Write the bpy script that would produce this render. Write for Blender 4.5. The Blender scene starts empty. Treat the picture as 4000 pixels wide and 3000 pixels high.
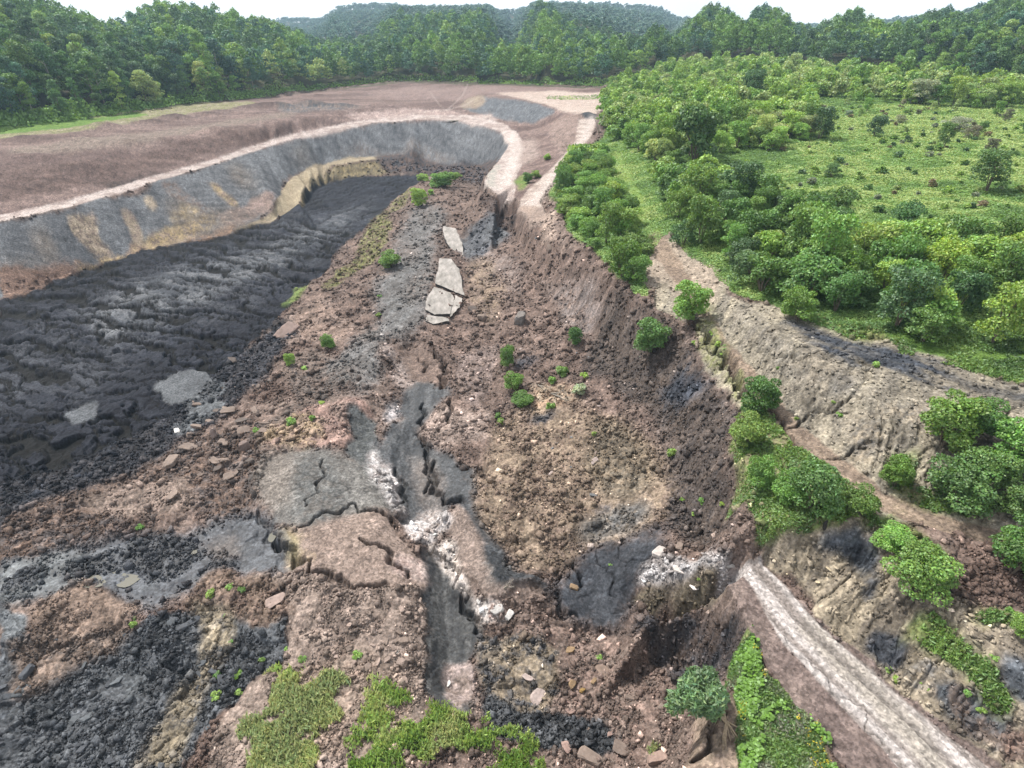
import bpy, math, random
import numpy as np
from mathutils import Vector, geometry
random.seed(7); rng = np.random.default_rng(7)
scene = bpy.context.scene

# ------------------------------------------------------------------ camera, world, sun
H = 40.0                      # drone height over the haul road (z = 0)
PITCH = math.radians(31.7)
FP, CU, CV = 1289.0, 1106.0, 829.5     # focal length and centre, photo 2212 x 1659
cam = bpy.data.cameras.new('camera'); camo = bpy.data.objects.new('camera', cam)
scene.collection.objects.link(camo)
camo.location = (0, 0, H); camo.rotation_euler = (math.pi/2 - PITCH, 0, 0)
cam.sensor_width = 36; cam.lens = 36*FP/2212; cam.clip_end = 8000; cam.clip_start = 0.5
scene.camera = camo

SUN_EL, SUN_AZ = math.radians(54), math.radians(-48)       # azimuth from +Y, clockwise positive
w = bpy.data.worlds.new("World"); scene.world = w; w.use_nodes = True
nt = w.node_tree; nt.nodes.clear()
out = nt.nodes.new('ShaderNodeOutputWorld'); bg = nt.nodes.new('ShaderNodeBackground')
sky = nt.nodes.new('ShaderNodeTexSky'); sky.sky_type = 'NISHITA'; sky.sun_disc = False
sky.sun_elevation = SUN_EL; sky.sun_rotation = SUN_AZ; sky.air_density = 1.2; sky.dust_density = 3
mix = nt.nodes.new('ShaderNodeMixRGB'); mix.inputs[2].default_value = (10.2, 10.3, 10.6, 1)
tc = nt.nodes.new('ShaderNodeTexCoord'); cn = nt.nodes.new('ShaderNodeTexNoise'); cn.inputs['Scale'].default_value = 3
cr = nt.nodes.new('ShaderNodeMapRange'); cr.inputs[1].default_value = .3; cr.inputs[2].default_value = .7
cr.inputs[3].default_value = .62; cr.inputs[4].default_value = .98
nt.links.new(tc.outputs['Generated'], cn.inputs['Vector']); nt.links.new(cn.outputs[0], cr.inputs[0])
nt.links.new(cr.outputs[0], mix.inputs[0]); nt.links.new(sky.outputs[0], mix.inputs[1])
nt.links.new(mix.outputs[0], bg.inputs[0]); bg.inputs[1].default_value = 0.092
nt.links.new(bg.outputs[0], out.inputs[0])
sl = bpy.data.lights.new('sun', 'SUN'); sl.energy = 4.8; sl.angle = math.radians(4); sl.color = (1, .965, .91)
slo = bpy.data.objects.new('sun', sl); scene.collection.objects.link(slo)
slo.rotation_euler = Vector((-math.sin(SUN_AZ)*math.cos(SUN_EL), -math.cos(SUN_AZ)*math.cos(SUN_EL), -math.sin(SUN_EL))).to_track_quat('-Z', 'Y').to_euler()
scene.view_settings.view_transform = 'Standard'; scene.view_settings.look = 'None'
scene.view_settings.exposure = 0.70; scene.view_settings.gamma = 1.0
scene.cycles.max_bounces = 4; scene.cycles.diffuse_bounces = 2; scene.cycles.glossy_bounces = 2
scene.cycles.transmission_bounces = 2; scene.cycles.transparent_max_bounces = 4; scene.cycles.volume_bounces = 0
scene.cycles.use_adaptive_sampling = True; scene.cycles.adaptive_threshold = 0.02
scene.cycles.use_denoising = True

# ------------------------------------------------------------------ helpers: rays, noise
cP, sP = math.cos(PITCH), math.sin(PITCH)
ZR = -3.0
def unproj(u, v, z):
    dx = (u-CU)/FP; dy = (CV-v)/FP
    dY = cP + dy*sP; dZ = -sP + dy*cP
    t = (z-H)/dZ
    return dx*t, dY*t
def flat(x, y):                       # world xy -> coordinates of the terrain sheet's own grid
    d = y*cP + (H-ZR)*sP
    return CU + FP*x/d, CV - FP*((y*sP - (H-ZR)*cP)/d)
def vproj(x, y, z):
    d = y*cP + (H-z)*sP
    return CU + FP*x/d, CV - FP*((y*sP - (H-z)*cP)/d), d

def _h(ix, iy, s):
    h = (ix.astype(np.int64)*374761393 + iy.astype(np.int64)*668265263 + s*974634777) & 0xFFFFFFFF
    h = ((h ^ (h >> 13))*1274126177) & 0xFFFFFFFF
    h = ((h ^ (h >> 16))*2246822519) & 0xFFFFFFFF
    return ((h ^ (h >> 15)) & 0xFFFFFF).astype(np.float32)/16777216.0
def vn(x, y, s=0):
    ix = np.floor(x); iy = np.floor(y); fx = (x-ix).astype(np.float32); fy = (y-iy).astype(np.float32)
    fx = fx*fx*(3-2*fx); fy = fy*fy*(3-2*fy)
    a = _h(ix, iy, s); b = _h(ix+1, iy, s); c = _h(ix, iy+1, s); d = _h(ix+1, iy+1, s)
    return a + (b-a)*fx + (c-a)*fy + (a-b-c+d)*fx*fy
def fbm(x, y, scale, s=0, o=4, r=.5):
    x = x/scale; y = y/scale; t = 0; a = 1; n = 0
    for i in range(o):
        t = t + a*vn(x*math.cos(i)-y*math.sin(i)+i*17.3, x*math.sin(i)+y*math.cos(i)-i*9.1, s+i*7); n += a; a *= r; x = x*2.03; y = y*2.03
    return t/n                          # 0..1, mean .5
def cells(x, y, scale, s=0, jit=.9):
    x = x/scale; y = y/scale
    ix = np.floor(x); iy = np.floor(y)
    f1 = np.full(x.shape, 9., np.float32); f2 = f1.copy()
    bx = np.zeros_like(f1); by = np.zeros_like(f1); r1 = np.zeros_like(f1); r2 = np.zeros_like(f1)
    for i in (-1, 0, 1):
        for j in (-1, 0, 1):
            cx = ix+i; cy = iy+j
            a = _h(cx, cy, s); b = _h(cx, cy, s+101)
            dx = (cx + .5+(a-.5)*jit - x).astype(np.float32); dy = (cy + .5+(b-.5)*jit - y).astype(np.float32)
            d = np.sqrt(dx*dx+dy*dy); m = d < f1
            f2 = np.where(m, f1, np.minimum(f2, d)); f1 = np.where(m, d, f1)
            bx = np.where(m, -dx, bx); by = np.where(m, -dy, by); r1 = np.where(m, a, r1); r2 = np.where(m, b, r2)
    q = lambda k: (r1*k + r2*(k*.37+11.3)) % 1.0
    return f1*scale, f2*scale, bx*scale, by*scale, q(97.31), q(53.77), q(131.9), q(211.3)
def blur(a, r, n=2):
    r = int(r)
    if r < 1: return a
    for _ in range(n):
        for ax in (0, 1):
            p = np.concatenate([np.repeat(a.take([0], ax), r+1, ax), a, np.repeat(a.take([-1], ax), r, ax)], ax)
            c = np.cumsum(p, ax, dtype=np.float64)
            a = ((c.take(range(2*r+1, p.shape[ax]), ax) - c.take(range(0, p.shape[ax]-2*r-1), ax))/(2*r+1)).astype(np.float32)
    return a
def sstep(a, b, x):
    t = np.clip((x-a)/(b-a), 0, 1); return t*t*(3-2*t)

# ------------------------------------------------------------------ terrain: surveyed heights
B = []   # break lines: (u, v, z) where photo point (u, v) stands at height z
def L(*p): B.append(p)
# pit rim carrying the rim road
L((-420,605,0),(-200,540,0),(0,480,0),(150,450,0),(300,405,0),(420,370,0),(520,335,0),(620,305,0),(700,285,0),(800,268,0),(900,260,0),(980,260,0),(1050,272,0),(1080,285,0),(1098,300,0),(1098,318,0),(1085,335,0),(1062,365,0),(1045,385,0),(1040,408,0),(1075,424,-.2),(1110,431,-.2),(1116,450,0),(1150,478,.5),(1190,510,1.2),(1235,545,2),(1290,590,3),(1340,628,4),(1390,664,4),(1440,690,4),(1470,700,3.6),(1482,728,3.5),(1512,760,3.5),(1562,800,3.5),(1582,850,3.5),(1592,930,3.5),(1608,1000,3.5),(1622,1070,3.5),(1630,1130,3),(1640,1175,1.6),(1638,1200,.3),(1608,1238,0),(1572,1264,0),(1600,1320,0),(1618,1370,0),(1612,1430,-.5),(1590,1480,-1),(1560,1520,-1.4),(1545,1560,-1.8),(1500,1620,-2.4),(1480,1659,-2.6),(1455,1740,-3),(1420,1950,-3))
L((-420,585,.2),(0,464,.2),(150,434,.2),(300,391,.2),(450,349,.2),(600,298,.2),(760,264,.2),(900,250,.3),(1000,252,.4))
# berm above the rim road
L((-420,470,6),(0,371,5.6),(175,350,5.4),(280,324,5),(455,298,4.3),(595,277,3.4),(740,250,2),(860,238,1.3))
L((-420,430,7),(0,345,6.6),(200,320,6.2),(500,275,5),(800,235,2.4),(1000,230,1))
L((-420,400,8),(0,318,7.5),(245,270,6.5),(525,226,4.5),(760,208,2.5))
L((-420,350,7.5),(0,277,7.5),(175,262,6.5),(315,238,5),(455,221,4),(560,214,3),(774,186,2),(870,177,2),(1000,181,3),(1150,185,5),(1300,188,6))
# gravel plateau and its bank
L((1040,203,5),(1080,208,5.5),(1130,215,6),(1200,235,6),(1235,248,6))
L((1000,228,1),(1040,238,1),(1100,262,1),(1160,272,1.3),(1185,280,1.6))
L((1000,215,1.8),(920,210,1.6),(850,222,1.4))
L((1290,195,6.5),(1272,250,5.8),(1262,285,5),(1240,320,3.8),(1205,362,2.8),(1170,398,1.8),(1140,432,1),(1128,450,.6))
L((1300,255,6),(1290,285,5.2),(1262,322,4),(1225,365,3),(1190,405,2),(1170,432,1.5),(1185,470,1.8),(1230,520,3))
L((1190,280,3),(1175,310,1.8),(1150,345,1),(1120,385,.5),(1100,420,.2))
L((1085,290,.1),(1130,310,.3),(1130,335,.3),(1105,375,.2))
# toe of the grey pit wall, bench and its bank
L((-420,760,-9.5),(0,640,-9.5),(60,622,-9.6),(130,598,-9.8),(200,575,-10),(300,543,-10),(400,518,-10),(500,503,-10),(560,486,-10),(590,472,-9.8))
L((590,445,-7.5),(608,405,-7.5),(640,374,-7.5),(700,350,-8),(780,338,-8.6),(870,331,-9))
L((612,462,-8.6),(645,440,-8),(652,418,-8),(672,385,-8),(720,360,-8.4),(800,346,-8.8),(890,342,-9))
L((600,474,-10.5),(655,452,-11),(668,420,-11.5),(702,395,-12),(760,383,-12),(830,378,-12),(900,378,-12))
L((920,346,-11),(960,354,-11.5),(1000,360,-11.5),(1040,354,-10.5),(1066,345,-8))
L((920,376,-12),(970,378,-12),(1010,380,-12),(1040,385,-11))
L((1030,400,-9),(1032,440,-6.5),(1060,460,-5.5),(1112,478,-4.5))
# black slurry floor
L((-420,900,-10),(0,760,-10),(200,690,-9.4),(400,620,-9),(560,560,-9.2),(700,490,-10),(820,420,-11.3),(890,395,-11.8))
L((-420,1100,-10.4),(0,900,-10.3),(200,830,-10),(350,760,-9.8),(500,700,-9.8),(600,640,-10),(700,560,-10.2),(790,470,-10.8),(860,420,-11.3))
L((-420,1400,-10.5),(0,1150,-10.4),(250,1000,-10),(400,900,-9.5),(520,800,-9.3),(620,700,-9.3))
# slide mass: shattered ridge
L((905,405,-8),(890,450,-7.5),(875,500,-7),(850,560,-6.5),(830,620,-6.5),(800,690,-6.3),(750,770,-6.8),(700,830,-7))
L((960,400,-8),(950,450,-6.6),(945,500,-6),(935,560,-5.8),(925,620,-5.8),(900,690,-6.2),(860,740,-6.8),(800,800,-6.6),(760,860,-6.2))
L((990,470,-7),(1005,520,-7.2),(1008,560,-7.2),(1012,620,-7.2),(1010,680,-7.4),(985,720,-7.8))
L((700,640,-8),(660,720,-8.4),(560,800,-8.6),(480,880,-8.6),(430,960,-8.6),(380,1040,-8.8))
L((700,960,-6.6),(640,1000,-6.6),(600,1060,-7),(640,1130,-7.4),(700,1140,-7))
L((800,900,-7.6),(780,980,-7.6),(800,1060,-7.4),(835,1100,-7.4))
L((600,1160,-7.4),(700,1240,-7),(860,1250,-7.6),(800,1170,-6.6))
L((560,1150,-8.8),(620,1220,-8.8),(500,1250,-9.3),(420,1180,-9.3),(300,1230,-9.8),(150,1200,-10))
L((60,1340,-9.6),(200,1290,-9),(300,1330,-9.3),(240,1360,-10.6),(120,1400,-10.6))
L((0,1500,-11.2),(200,1480,-11.2),(400,1450,-10.8),(480,1380,-9.6),(500,1500,-9.8),(400,1620,-10),(380,1659,-10),(350,1950,-10))
L((-420,1950,-11.5),(0,1659,-11.5),(200,1640,-11.4))
L((640,1350,-8.2),(760,1380,-8),(880,1400,-8.6),(640,1500,-8.6),(600,1659,-8.5),(800,1560,-8),(850,1659,-8),(700,1950,-8),(900,1950,-8))
# channel
L((880,760,-8.6),(880,820,-8.8),(900,950,-9.2),(890,1020,-9.6),(920,1090,-9.8),(950,1180,-10.4),(960,1270,-10.8),(965,1380,-11),(975,1490,-11.2))
L((850,770,-7.6),(830,860,-7.8),(822,950,-8),(830,1040,-8.4),(845,1100,-8.4),(878,1180,-8.5),(903,1240,-8.6),(912,1330,-9),(918,1430,-9.2),(930,1500,-9.4))
L((960,780,-7.6),(975,850,-7.8),(960,920,-7.8),(990,990,-8),(995,1050,-8.4),(1000,1075,-8.4))
L((1000,1110,-8.2),(1040,1190,-8),(1080,1240,-7.6),(1140,1255,-8),(1120,1290,-9),(1060,1290,-8.4),(1010,1240,-8.4),(990,1180,-9))
L((1060,1120,-8.4),(1070,1200,-8.2),(1120,1240,-8.6))
L((1020,1320,-10),(1060,1370,-10.4),(1020,1450,-10.4),(1050,1540,-10.8),(1180,1600,-10.2),(1000,1600,-9.6),(1000,1720,-9))
# debris slope of the scarp
L((1112,508,-4.6),(1155,578,-4.0),(1202,628,-3.7),(1257,692,-3.5),(1308,748,-3.5),(1357,812,-3.8),(1402,880,-4.2),(1434,945,-4.6),(1456,1020,-5),(1479,1095,-5.6),(1495,1150,-6))
L((1060,560,-7),(1110,640,-6.2),(1180,700,-5.5),(1250,760,-5),(1300,850,-5.4),(1320,950,-6),(1330,1040,-6.6),(1300,1120,-7))
L((1060,700,-7.8),(1050,800,-8),(1060,900,-7.8),(1100,980,-7.8),(1150,1060,-8),(1200,1130,-8.2),(1180,1210,-9))
L((1220,1260,-9.6),(1290,1200,-8.2),(1400,1150,-6.2),(1450,1160,-5.4),(1540,1160,-4.2))
L((1220,1330,-10),(1330,1360,-10.3),(1250,1250,-9.9),(1340,1260,-8.6),(1380,1225,-6.8))
L((1420,1212,-5),(1480,1232,-3.8),(1540,1245,-1.6),(1566,1262,-.6))
L((1385,1290,-6),(1408,1325,-5.6),(1442,1336,-5.2),(1500,1310,-4),(1550,1285,-2))
L((1382,1330,-10),(1420,1365,-10.3),(1480,1360,-9.5),(1535,1350,-7),(1562,1330,-4.5))
L((1420,1420,-10),(1480,1450,-9.4),(1540,1440,-6.8),(1580,1400,-4))
L((1480,1520,-8.5),(1460,1580,-8.4),(1440,1640,-8.6),(1420,1720,-9),(1380,1950,-9))
L((1200,1430,-10),(1300,1500,-9.9),(1300,1600,-10),(1200,1700,-9.8),(1150,1950,-9.5))
# haul road and the ground on both sides
L((1590,1258,.05),(1700,1385,.05),(1800,1500,.05),(1935,1659,.05),(2160,1940,.05))
L((1655,1208,.1),(1700,1262,.1),(1760,1330,.1),(1880,1430,.1),(2050,1575,.1),(2200,1700,.1),(2480,1940,.1))
L((1640,1350,0),(1730,1460,-.1),(1810,1560,-.2),(1880,1680,-.3),(2000,1940,-.5))
L((1620,1480,-1),(1600,1560,-1.4),(1590,1659,-1.6),(1600,1940,-2))
# embankment over the haul road, track, spoil bank
L((1650,1180,1.5),(1700,1130,4.6),(1780,1115,4.9),(1860,1120,4.9),(1950,1190,4.8),(1990,1270,4.4),(2080,1300,4.6),(2212,1370,4.6),(2400,1440,4.6),(2660,1560,4.6))
L((1900,1330,2),(1970,1400,1.8),(2060,1470,1.6),(2212,1580,1.4),(2480,1760,1.4))
L((2000,1420,2.4),(2100,1480,2.2),(2212,1540,2.2))
L((1400,520,5.6),(1425,565,5.4),(1455,605,5.2),(1495,650,5),(1530,700,5),(1570,760,4.9),(1625,835,4.8),(1700,920,4.8),(1780,1000,4.8),(1880,1075,4.9),(2000,1130,5.1),(2212,1200,5.4),(2660,1340,6))
L((1520,640,5.8),(1580,730,5.3),(1640,810,5.2),(1720,900,5.1),(1800,985,5.1),(1900,1060,5.2),(2050,1120,5.5),(2212,1165,5.8),(2660,1290,6.4))
L((1530,630,6.2),(1600,680,7.2),(1680,720,8.4),(1760,770,9),(1850,830,9),(1930,890,8.8),(2040,930,8.8),(2212,970,9),(2660,1080,9.4))
L((1560,600,7),(1650,660,8),(1750,695,8.4),(1850,730,8.8),(1950,760,9.2),(2212,850,9.6),(2660,960,10))
# vegetated hill
L((1395,480,6),(1360,400,5.6),(1340,330,6))
L((1500,450,9),(1800,450,11),(2212,600,11.4),(2660,700,11.5))
L((1450,300,9),(1700,300,11.6),(1900,280,13),(2212,380,13),(2660,450,13))
L((1310,300,5.5),(1290,340,4.4),(1230,380,3.4),(1205,440,3),(1230,490,3),(1290,555,3.8),(1370,620,4.6),(1385,650,4.6))
L((1320,182,7),(1440,150,11),(1700,140,14),(1960,165,14),(2212,190,14),(2660,240,14))
pts = [p for l in B for p in l]
dense = []
for l in B:
    for a, b in zip(l[:-1], l[1:]):
        n = max(1, int(math.hypot(b[0]-a[0], b[1]-a[1])/14))
        for k in range(n):
            t = k/n; dense.append(tuple(a[i]+(b[i]-a[i])*t for i in range(3)))
    dense.append(l[-1])
ctrl = []
for u, v, z in dense:
    x, y = unproj(u, v, z); ctrl.append((x, y, z))
# hills, given in metres: x, y, z
hills = [(-280,275,14),(-300,330,28),(-380,300,32),(-420,420,46),(-300,420,34),(-520,420,54),(-700,500,60),(-220,400,15),(-261,520,31),(-216,520,25),(-189,530,19),(-150,520,12),(-90,530,7),
 (-700,300,30),(-450,250,16),(-382,520,42),(-420,750,20),(-200,750,0),(0,470,3),(0,560,4),(0,680,-6),(60,560,5),(110,500,10),(118,560,18),(160,560,31),(200,560,31),(160,480,18),
 (250,420,17),(270,560,26),(330,540,26),(400,380,15),(420,540,27),(600,500,26),(300,700,10),(150,750,2),(0,800,0),(-200,900,0),(200,900,0),(0,1100,0),(560,900,20),(620,900,46),(800,900,56),(800,500,25),(-900,900,20),
 (-700,1200,0),(400,1200,0),(0,1300,0),(-900,1600,0),(-560,1800,5),(-489,1800,18),(-441,1800,46),(-393,1800,53),(-300,1800,50),(-176,1800,47),(-60,1800,50),(-25,1790,51),(0,1800,52),(25,1790,54),(53,1800,56),(173,1800,55),(270,1800,48),
 (378,1800,38),(440,1800,18),(900,1800,10),(1800,1600,0),(-1800,1600,0),(-1200,500,40),(1200,500,20),(0,1550,12),(-1200,2600,0),(1200,2600,0),(0,2600,10),(-4000,3600,0),(4000,3600,0),(0,3600,0)]
ctrl += hills
NC = 1480; us = np.linspace(-440, 2650, NC)
vr = list(np.linspace(1960, 176, 1120))
yl = unproj(CU, vr[-1], ZR)[1]
ys = [unproj(CU, v, ZR)[1] for v in vr] + list(np.geomspace(yl*1.008, 3500, 170))
ys = np.array(ys); NR = len(ys)
vrow = flat(np.zeros(NR), ys)[1]
dep = ys*cP + (H-ZR)*sP
X = ((us[None, :]-CU)/FP*dep[:, None]); Y = np.repeat(ys[:, None], NC, 1)
# triangulate in grid coordinates
cc = []; cz = []; seen = set()
for x, y, z in ctrl:
    u, v = flat(x, y); k = (round(u/5), round(v/2 if v < 300 else v/5))
    if k in seen: continue
    seen.add(k); cc.append(Vector((u, v))); cz.append(z)
for (u, v) in ((-2500,2600),(4700,2600),(-2500,36),(4700,36),(1106,2600),(-2500,700),(4700,700),(-2500,250),(4700,250)):
    d = [(c.x-u)**2+(c.y-v)**2 for c in cc]; z = cz[int(np.argmin(d))]
    cc.append(Vector((u, v))); cz.append(z)
vo, eo, fo, ov, oe, of_ = geometry.delaunay_2d_cdt(cc, [], [], 0, 1e-5)
zo = [cz[o[0]] if o else 0 for o in ov]
Z = np.zeros((NR, NC), np.float32); rv = -vrow
for f in fo:
    p = [(vo[i].x, vo[i].y, zo[i]) for i in f[:3]]
    (ax, ay, az), (bx, by, bz), (cx, cy, cz_) = p
    det = (by-cy)*(ax-cx)+(cx-bx)*(ay-cy)
    if abs(det) < 1e-9: continue
    j0 = np.searchsorted(us, min(ax, bx, cx)); j1 = np.searchsorted(us, max(ax, bx, cx), 'right')
    i0 = np.searchsorted(rv, -max(ay, by, cy)); i1 = np.searchsorted(rv, -min(ay, by, cy), 'right')
    if j1 <= j0 or i1 <= i0: continue
    uu = us[None, j0:j1]; vv = vrow[i0:i1, None]
    l1 = ((by-cy)*(uu-cx)+(cx-bx)*(vv-cy))/det; l2 = ((cy-ay)*(uu-cx)+(ax-cx)*(vv-cy))/det; l3 = 1-l1-l2
    m = (l1 >= -1e-6) & (l2 >= -1e-6) & (l3 >= -1e-6)
    zz = l1*az+l2*bz+l3*cz_
    Z[i0:i1, j0:j1] = np.where(m, zz, Z[i0:i1, j0:j1])
Zs = blur(Z, 2, 2); Zf = blur(Z, 1, 1); kf = sstep(700, 450, vrow)[:, None]; Z = Zs*(1-kf)+Zf*kf
Z = Z.astype(np.float32)
Z += ((fbm(X, Y, 260, 881, 4, .55)-.5)*34*sstep(1250, 1700, Y)+(fbm(X, Y, 70, 887, 3)-.5)*7*sstep(520, 600, Y)).astype(np.float32)

# lookup: photo point -> visible ground point
CS = 3.0; BU0, BV0 = -460.0, -60.0; BW, BH = int(3160/CS), int(2080/CS)
def build_lookup():
    U, V, D = vproj(X, Y, Z)
    iu = ((U-BU0)/CS).astype(int).ravel(); iv = ((V-BV0)/CS).astype(int).ravel()
    ok = (iu >= 0) & (iu < BW) & (iv >= 0) & (iv < BH)
    idx = np.nonzero(ok)[0]; order = np.argsort(-D.ravel()[idx]); idx = idx[order]
    buf = np.full(BW*BH, -1, np.int64); buf[iv[idx]*BW+iu[idx]] = idx
    buf = buf.reshape(BH, BW)
    for _ in range(60):
        m = buf < 0
        if not m.any(): break
        for sh, ax in ((1, 0), (-1, 0), (1, 1), (-1, 1)):
            r = np.roll(buf, sh, ax); buf = np.where((buf < 0) & (r >= 0), r, buf)
    return buf
buf = build_lookup()
def at(u, v):
    k = buf[min(BH-1, max(0, int((v-BV0)/CS))), min(BW-1, max(0, int((u-BU0)/CS)))]
    x, y, z = X.ravel()[k], Y.ravel()[k], Z.ravel()[k]
    x, y = unproj(u, v, z) if v > 60 else (x, y)
    return float(x), float(y), float(z)
def gz(x, y):                           # ground height at world xy
    u, v = flat(x, y)
    j = min(NC-1, max(0, int(round((u-us[0])/(us[1]-us[0]))))); i = min(NR-1, max(0, int(np.searchsorted(rv, -v))))
    return float(Z[i, j])
def xy(poly): return [at(u, v)[:2] for u, v in poly]
FLOOR = (1e9, 0)
def pip(poly, PX, PY):
    m = np.zeros(PX.shape, bool); n = len(poly)
    for i in range(n):
        x1, y1 = poly[i]; x2, y2 = poly[(i+1) % n]
        if y1 == y2: continue
        c = ((PY >= min(y1, y2)) & (PY < max(y1, y2)) & (PX < (x2-x1)*(PY-y1)/(y2-y1)+x1))
        m ^= c
    return m
WX = (fbm(X, Y, 3.0, 901, 5, .65)-.5)+(fbm(X, Y, 11, 905, 3)-.5)*1.1; WY = (fbm(X, Y, 3.0, 955, 5, .65)-.5)+(fbm(X, Y, 11, 959, 3)-.5)*1.1
WS = np.clip(dep/60, .6, 1.5)[:, None].astype(np.float32)
def mask(poly, soft=2, warp=3.0):
    P = xy(poly); px = [p[0] for p in P]; py = [p[1] for p in P]
    i0 = max(0, np.searchsorted(ys, min(py)-8)-20); i1 = min(NR, np.searchsorted(ys, max(py)+8)+20)
    u0 = min(flat(x, y)[0] for x, y in P)-60; u1 = max(flat(x, y)[0] for x, y in P)+60
    j0 = max(0, np.searchsorted(us, u0)); j1 = min(NC, np.searchsorted(us, u1))
    s = (slice(i0, i1), slice(j0, j1))
    m = pip(P, X[s]+WX[s]*warp*WS[i0:i1], Y[s]+WY[s]*warp*WS[i0:i1]).astype(np.float32)
    return s, blur(m, soft, 2)
def dline(line, s_pad=3.0, closed=False, pts_world=None):     # distance to a polyline and position along it
    P = pts_world or xy(line)
    px = [p[0] for p in P]; py = [p[1] for p in P]
    i0 = max(0, np.searchsorted(ys, min(py)-s_pad)); i1 = min(NR, np.searchsorted(ys, max(py)+s_pad)+1)
    fu = [flat(x, y)[0] for x, y in P]; pad = s_pad*FP/dep[i0]
    j0 = max(0, np.searchsorted(us, min(fu)-pad)); j1 = min(NC, np.searchsorted(us, max(fu)+pad)+1)
    s = (slice(i0, i1), slice(j0, j1)); qx, qy = X[s], Y[s]
    best = np.full(qx.shape, 1e9); sg = np.zeros(qx.shape); al = np.zeros(qx.shape); acc = 0
    for (x1, y1), (x2, y2) in zip(P[:-1], P[1:]):
        dx, dy = x2-x1, y2-y1; l2 = dx*dx+dy*dy+1e-9; l = math.sqrt(l2)
        t = np.clip(((qx-x1)*dx+(qy-y1)*dy)/l2, 0, 1)
        d = np.hypot(qx-x1-t*dx, qy-y1-t*dy); m = d < best
        best = np.where(m, d, best); sg = np.where(m, np.sign((qx-x1)*dy-(qy-y1)*dx), sg); al = np.where(m, acc+t*l, al); acc += l
    return s, best.astype(np.float32), sg, al
# ------------------------------------------------------------------ ground materials, laid out region by region
BROWN=(.150,.114,.097); DBROWN=(.085,.060,.050); PINK=(.235,.175,.155); GREY=(.125,.130,.138); DGREY=(.072,.078,.086)
SLATE=(.098,.110,.116); BLACK=(.020,.022,.027); COAL=(.038,.041,.048); MUD=(.060,.063,.068); TAN=(.26,.215,.16); YEL=(.29,.225,.125)
PALE=(.38,.335,.305); WHITE=(.60,.575,.56); GREEN=(.060,.115,.022); LGREEN=(.125,.195,.045); OLIVE=(.13,.135,.055); ORNG=(.22,.125,.07)
N1 = fbm(X, Y, 14, 11, 5, .6); N2 = fbm(X, Y, 2.2, 23, 4, .6); N3 = fbm(X, Y, .5, 31, 3, .65)
T = lambda c: np.array(c, np.float32)
def two(a, b, n): return T(a)+(T(b)-T(a))*n[..., None]
col = two(BROWN, DBROWN, sstep(.35, .65, N1*.6+N2*.4))
fld = {k: np.full(X.shape, v, np.float32) for k, v in dict(fb=.25, b1=.22, b2=.22, b3=.10, rough=.9, plate=0, lab=0, veg=0).items()}
def lay(poly, a, b=None, n='m', soft=2, edge=.5, op=1.0, warp=3.0, nz=None, **kw):
    s, m = mask(poly, soft, warp)
    nn = {'l': N1, 'm': N1*.45+N2*.55, 's': N2*.4+N3*.6}[n][s] if nz is None else nz[s]
    m2 = sstep(.5-edge*.5, .5+edge*.5, m + (N2[s]*.5+N3[s]*.5-.5)*edge*1.1*(m > .001)*(m < .999))
    c = two(a, b if b else a, sstep(.3, .7, nn))
    k = (m2*op)[..., None]; col[s] = col[s]*(1-k)+c*k
    for f, v in kw.items():
        fld[f][s] = fld[f][s]*(1-m2)+v*m2 if f != 'lab' else np.where(m2 > .5, v, fld[f][s])
# --- everything beyond: forest floor and shrubland base
hill = (Y > 0)
lay([(-440,-20),(2650,-20),(2650,200),(1320,186),(1000,178),(870,176),(774,186),(560,214),(315,238),(0,277),(-440,340)], (.035,.05,.02), (.05,.045,.03), fb=.3,b1=0,b2=0,b3=0,veg=1)
lay([(1318,178),(1500,120),(2650,120),(2650,880),(2212,830),(1960,770),(1900,715),(1700,680),(1560,610),(1430,500),(1400,560),(1385,650),(1290,560),(1235,500),(1185,420),(1230,360),(1310,290)],
    (.055,.105,.022), (.09,.15,.035), 'm', soft=3, warp=1.5, fb=.35,b1=0,b2=.05,b3=.05,veg=1, rough=.95)
bw = [at(u, v) for u, v in [(-440,340),(-200,305),(0,272),(175,258),(315,236),(455,219),(560,211),(774,183),(870,175),(1000,178),(1150,182),(1300,185),(1330,172),(1440,148),(1700,141),(1960,163),(2212,187),(2650,235)]]
bu = np.array([flat(p[0], p[1])[0] for p in bw]); o_ = np.argsort(bu); bY = np.interp(us, bu[o_], np.array([p[1] for p in bw])[o_])
k = sstep(-4, 3, Y-bY[None, :])[..., None]; col = col*(1-k)+two((.05,.06,.025), (.06,.05,.03), N1)*k
for f_, v_ in (('fb',.3),('b1',0),('b2',0),('b3',0)): fld[f_] = np.where(k[..., 0] > .5, v_, fld[f_]).astype(np.float32)
# brown terraces on the left and plateau
TERR=dict(fb=.26,b1=.02,b2=.05,b3=.05)
lay([(-440,360),(0,285),(450,222),(774,188),(870,178),(1000,182),(1310,189),(1305,255),(1240,330),(1125,440),(1045,410),(1098,310),(980,258),(800,266),(520,333),(300,403),(0,478),(-440,615)], (.165,.120,.106), (.105,.074,.066), nz=fbm((X*.9+Y*.42)*.22, (Y*.9-X*.42), 7, 97, 5, .6), **TERR)
lay([(-440,345),(0,283),(280,240),(450,222),(540,218),(560,226),(420,248),(200,280),(0,305),(-440,385)], (.22,.19,.14), OLIVE, 's', soft=2)
lay([(-440,335),(0,272),(200,256),(300,242),(320,248),(150,275),(0,290),(-440,352)], LGREEN, GREEN, 's', soft=2, veg=1)
lay([(-440,470),(0,370),(175,348),(455,296),(700,252),(740,255),(480,325),(220,395),(0,440),(-440,560)], (.125,.088,.076), (.095,.066,.058), 'm', **TERR)
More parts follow.
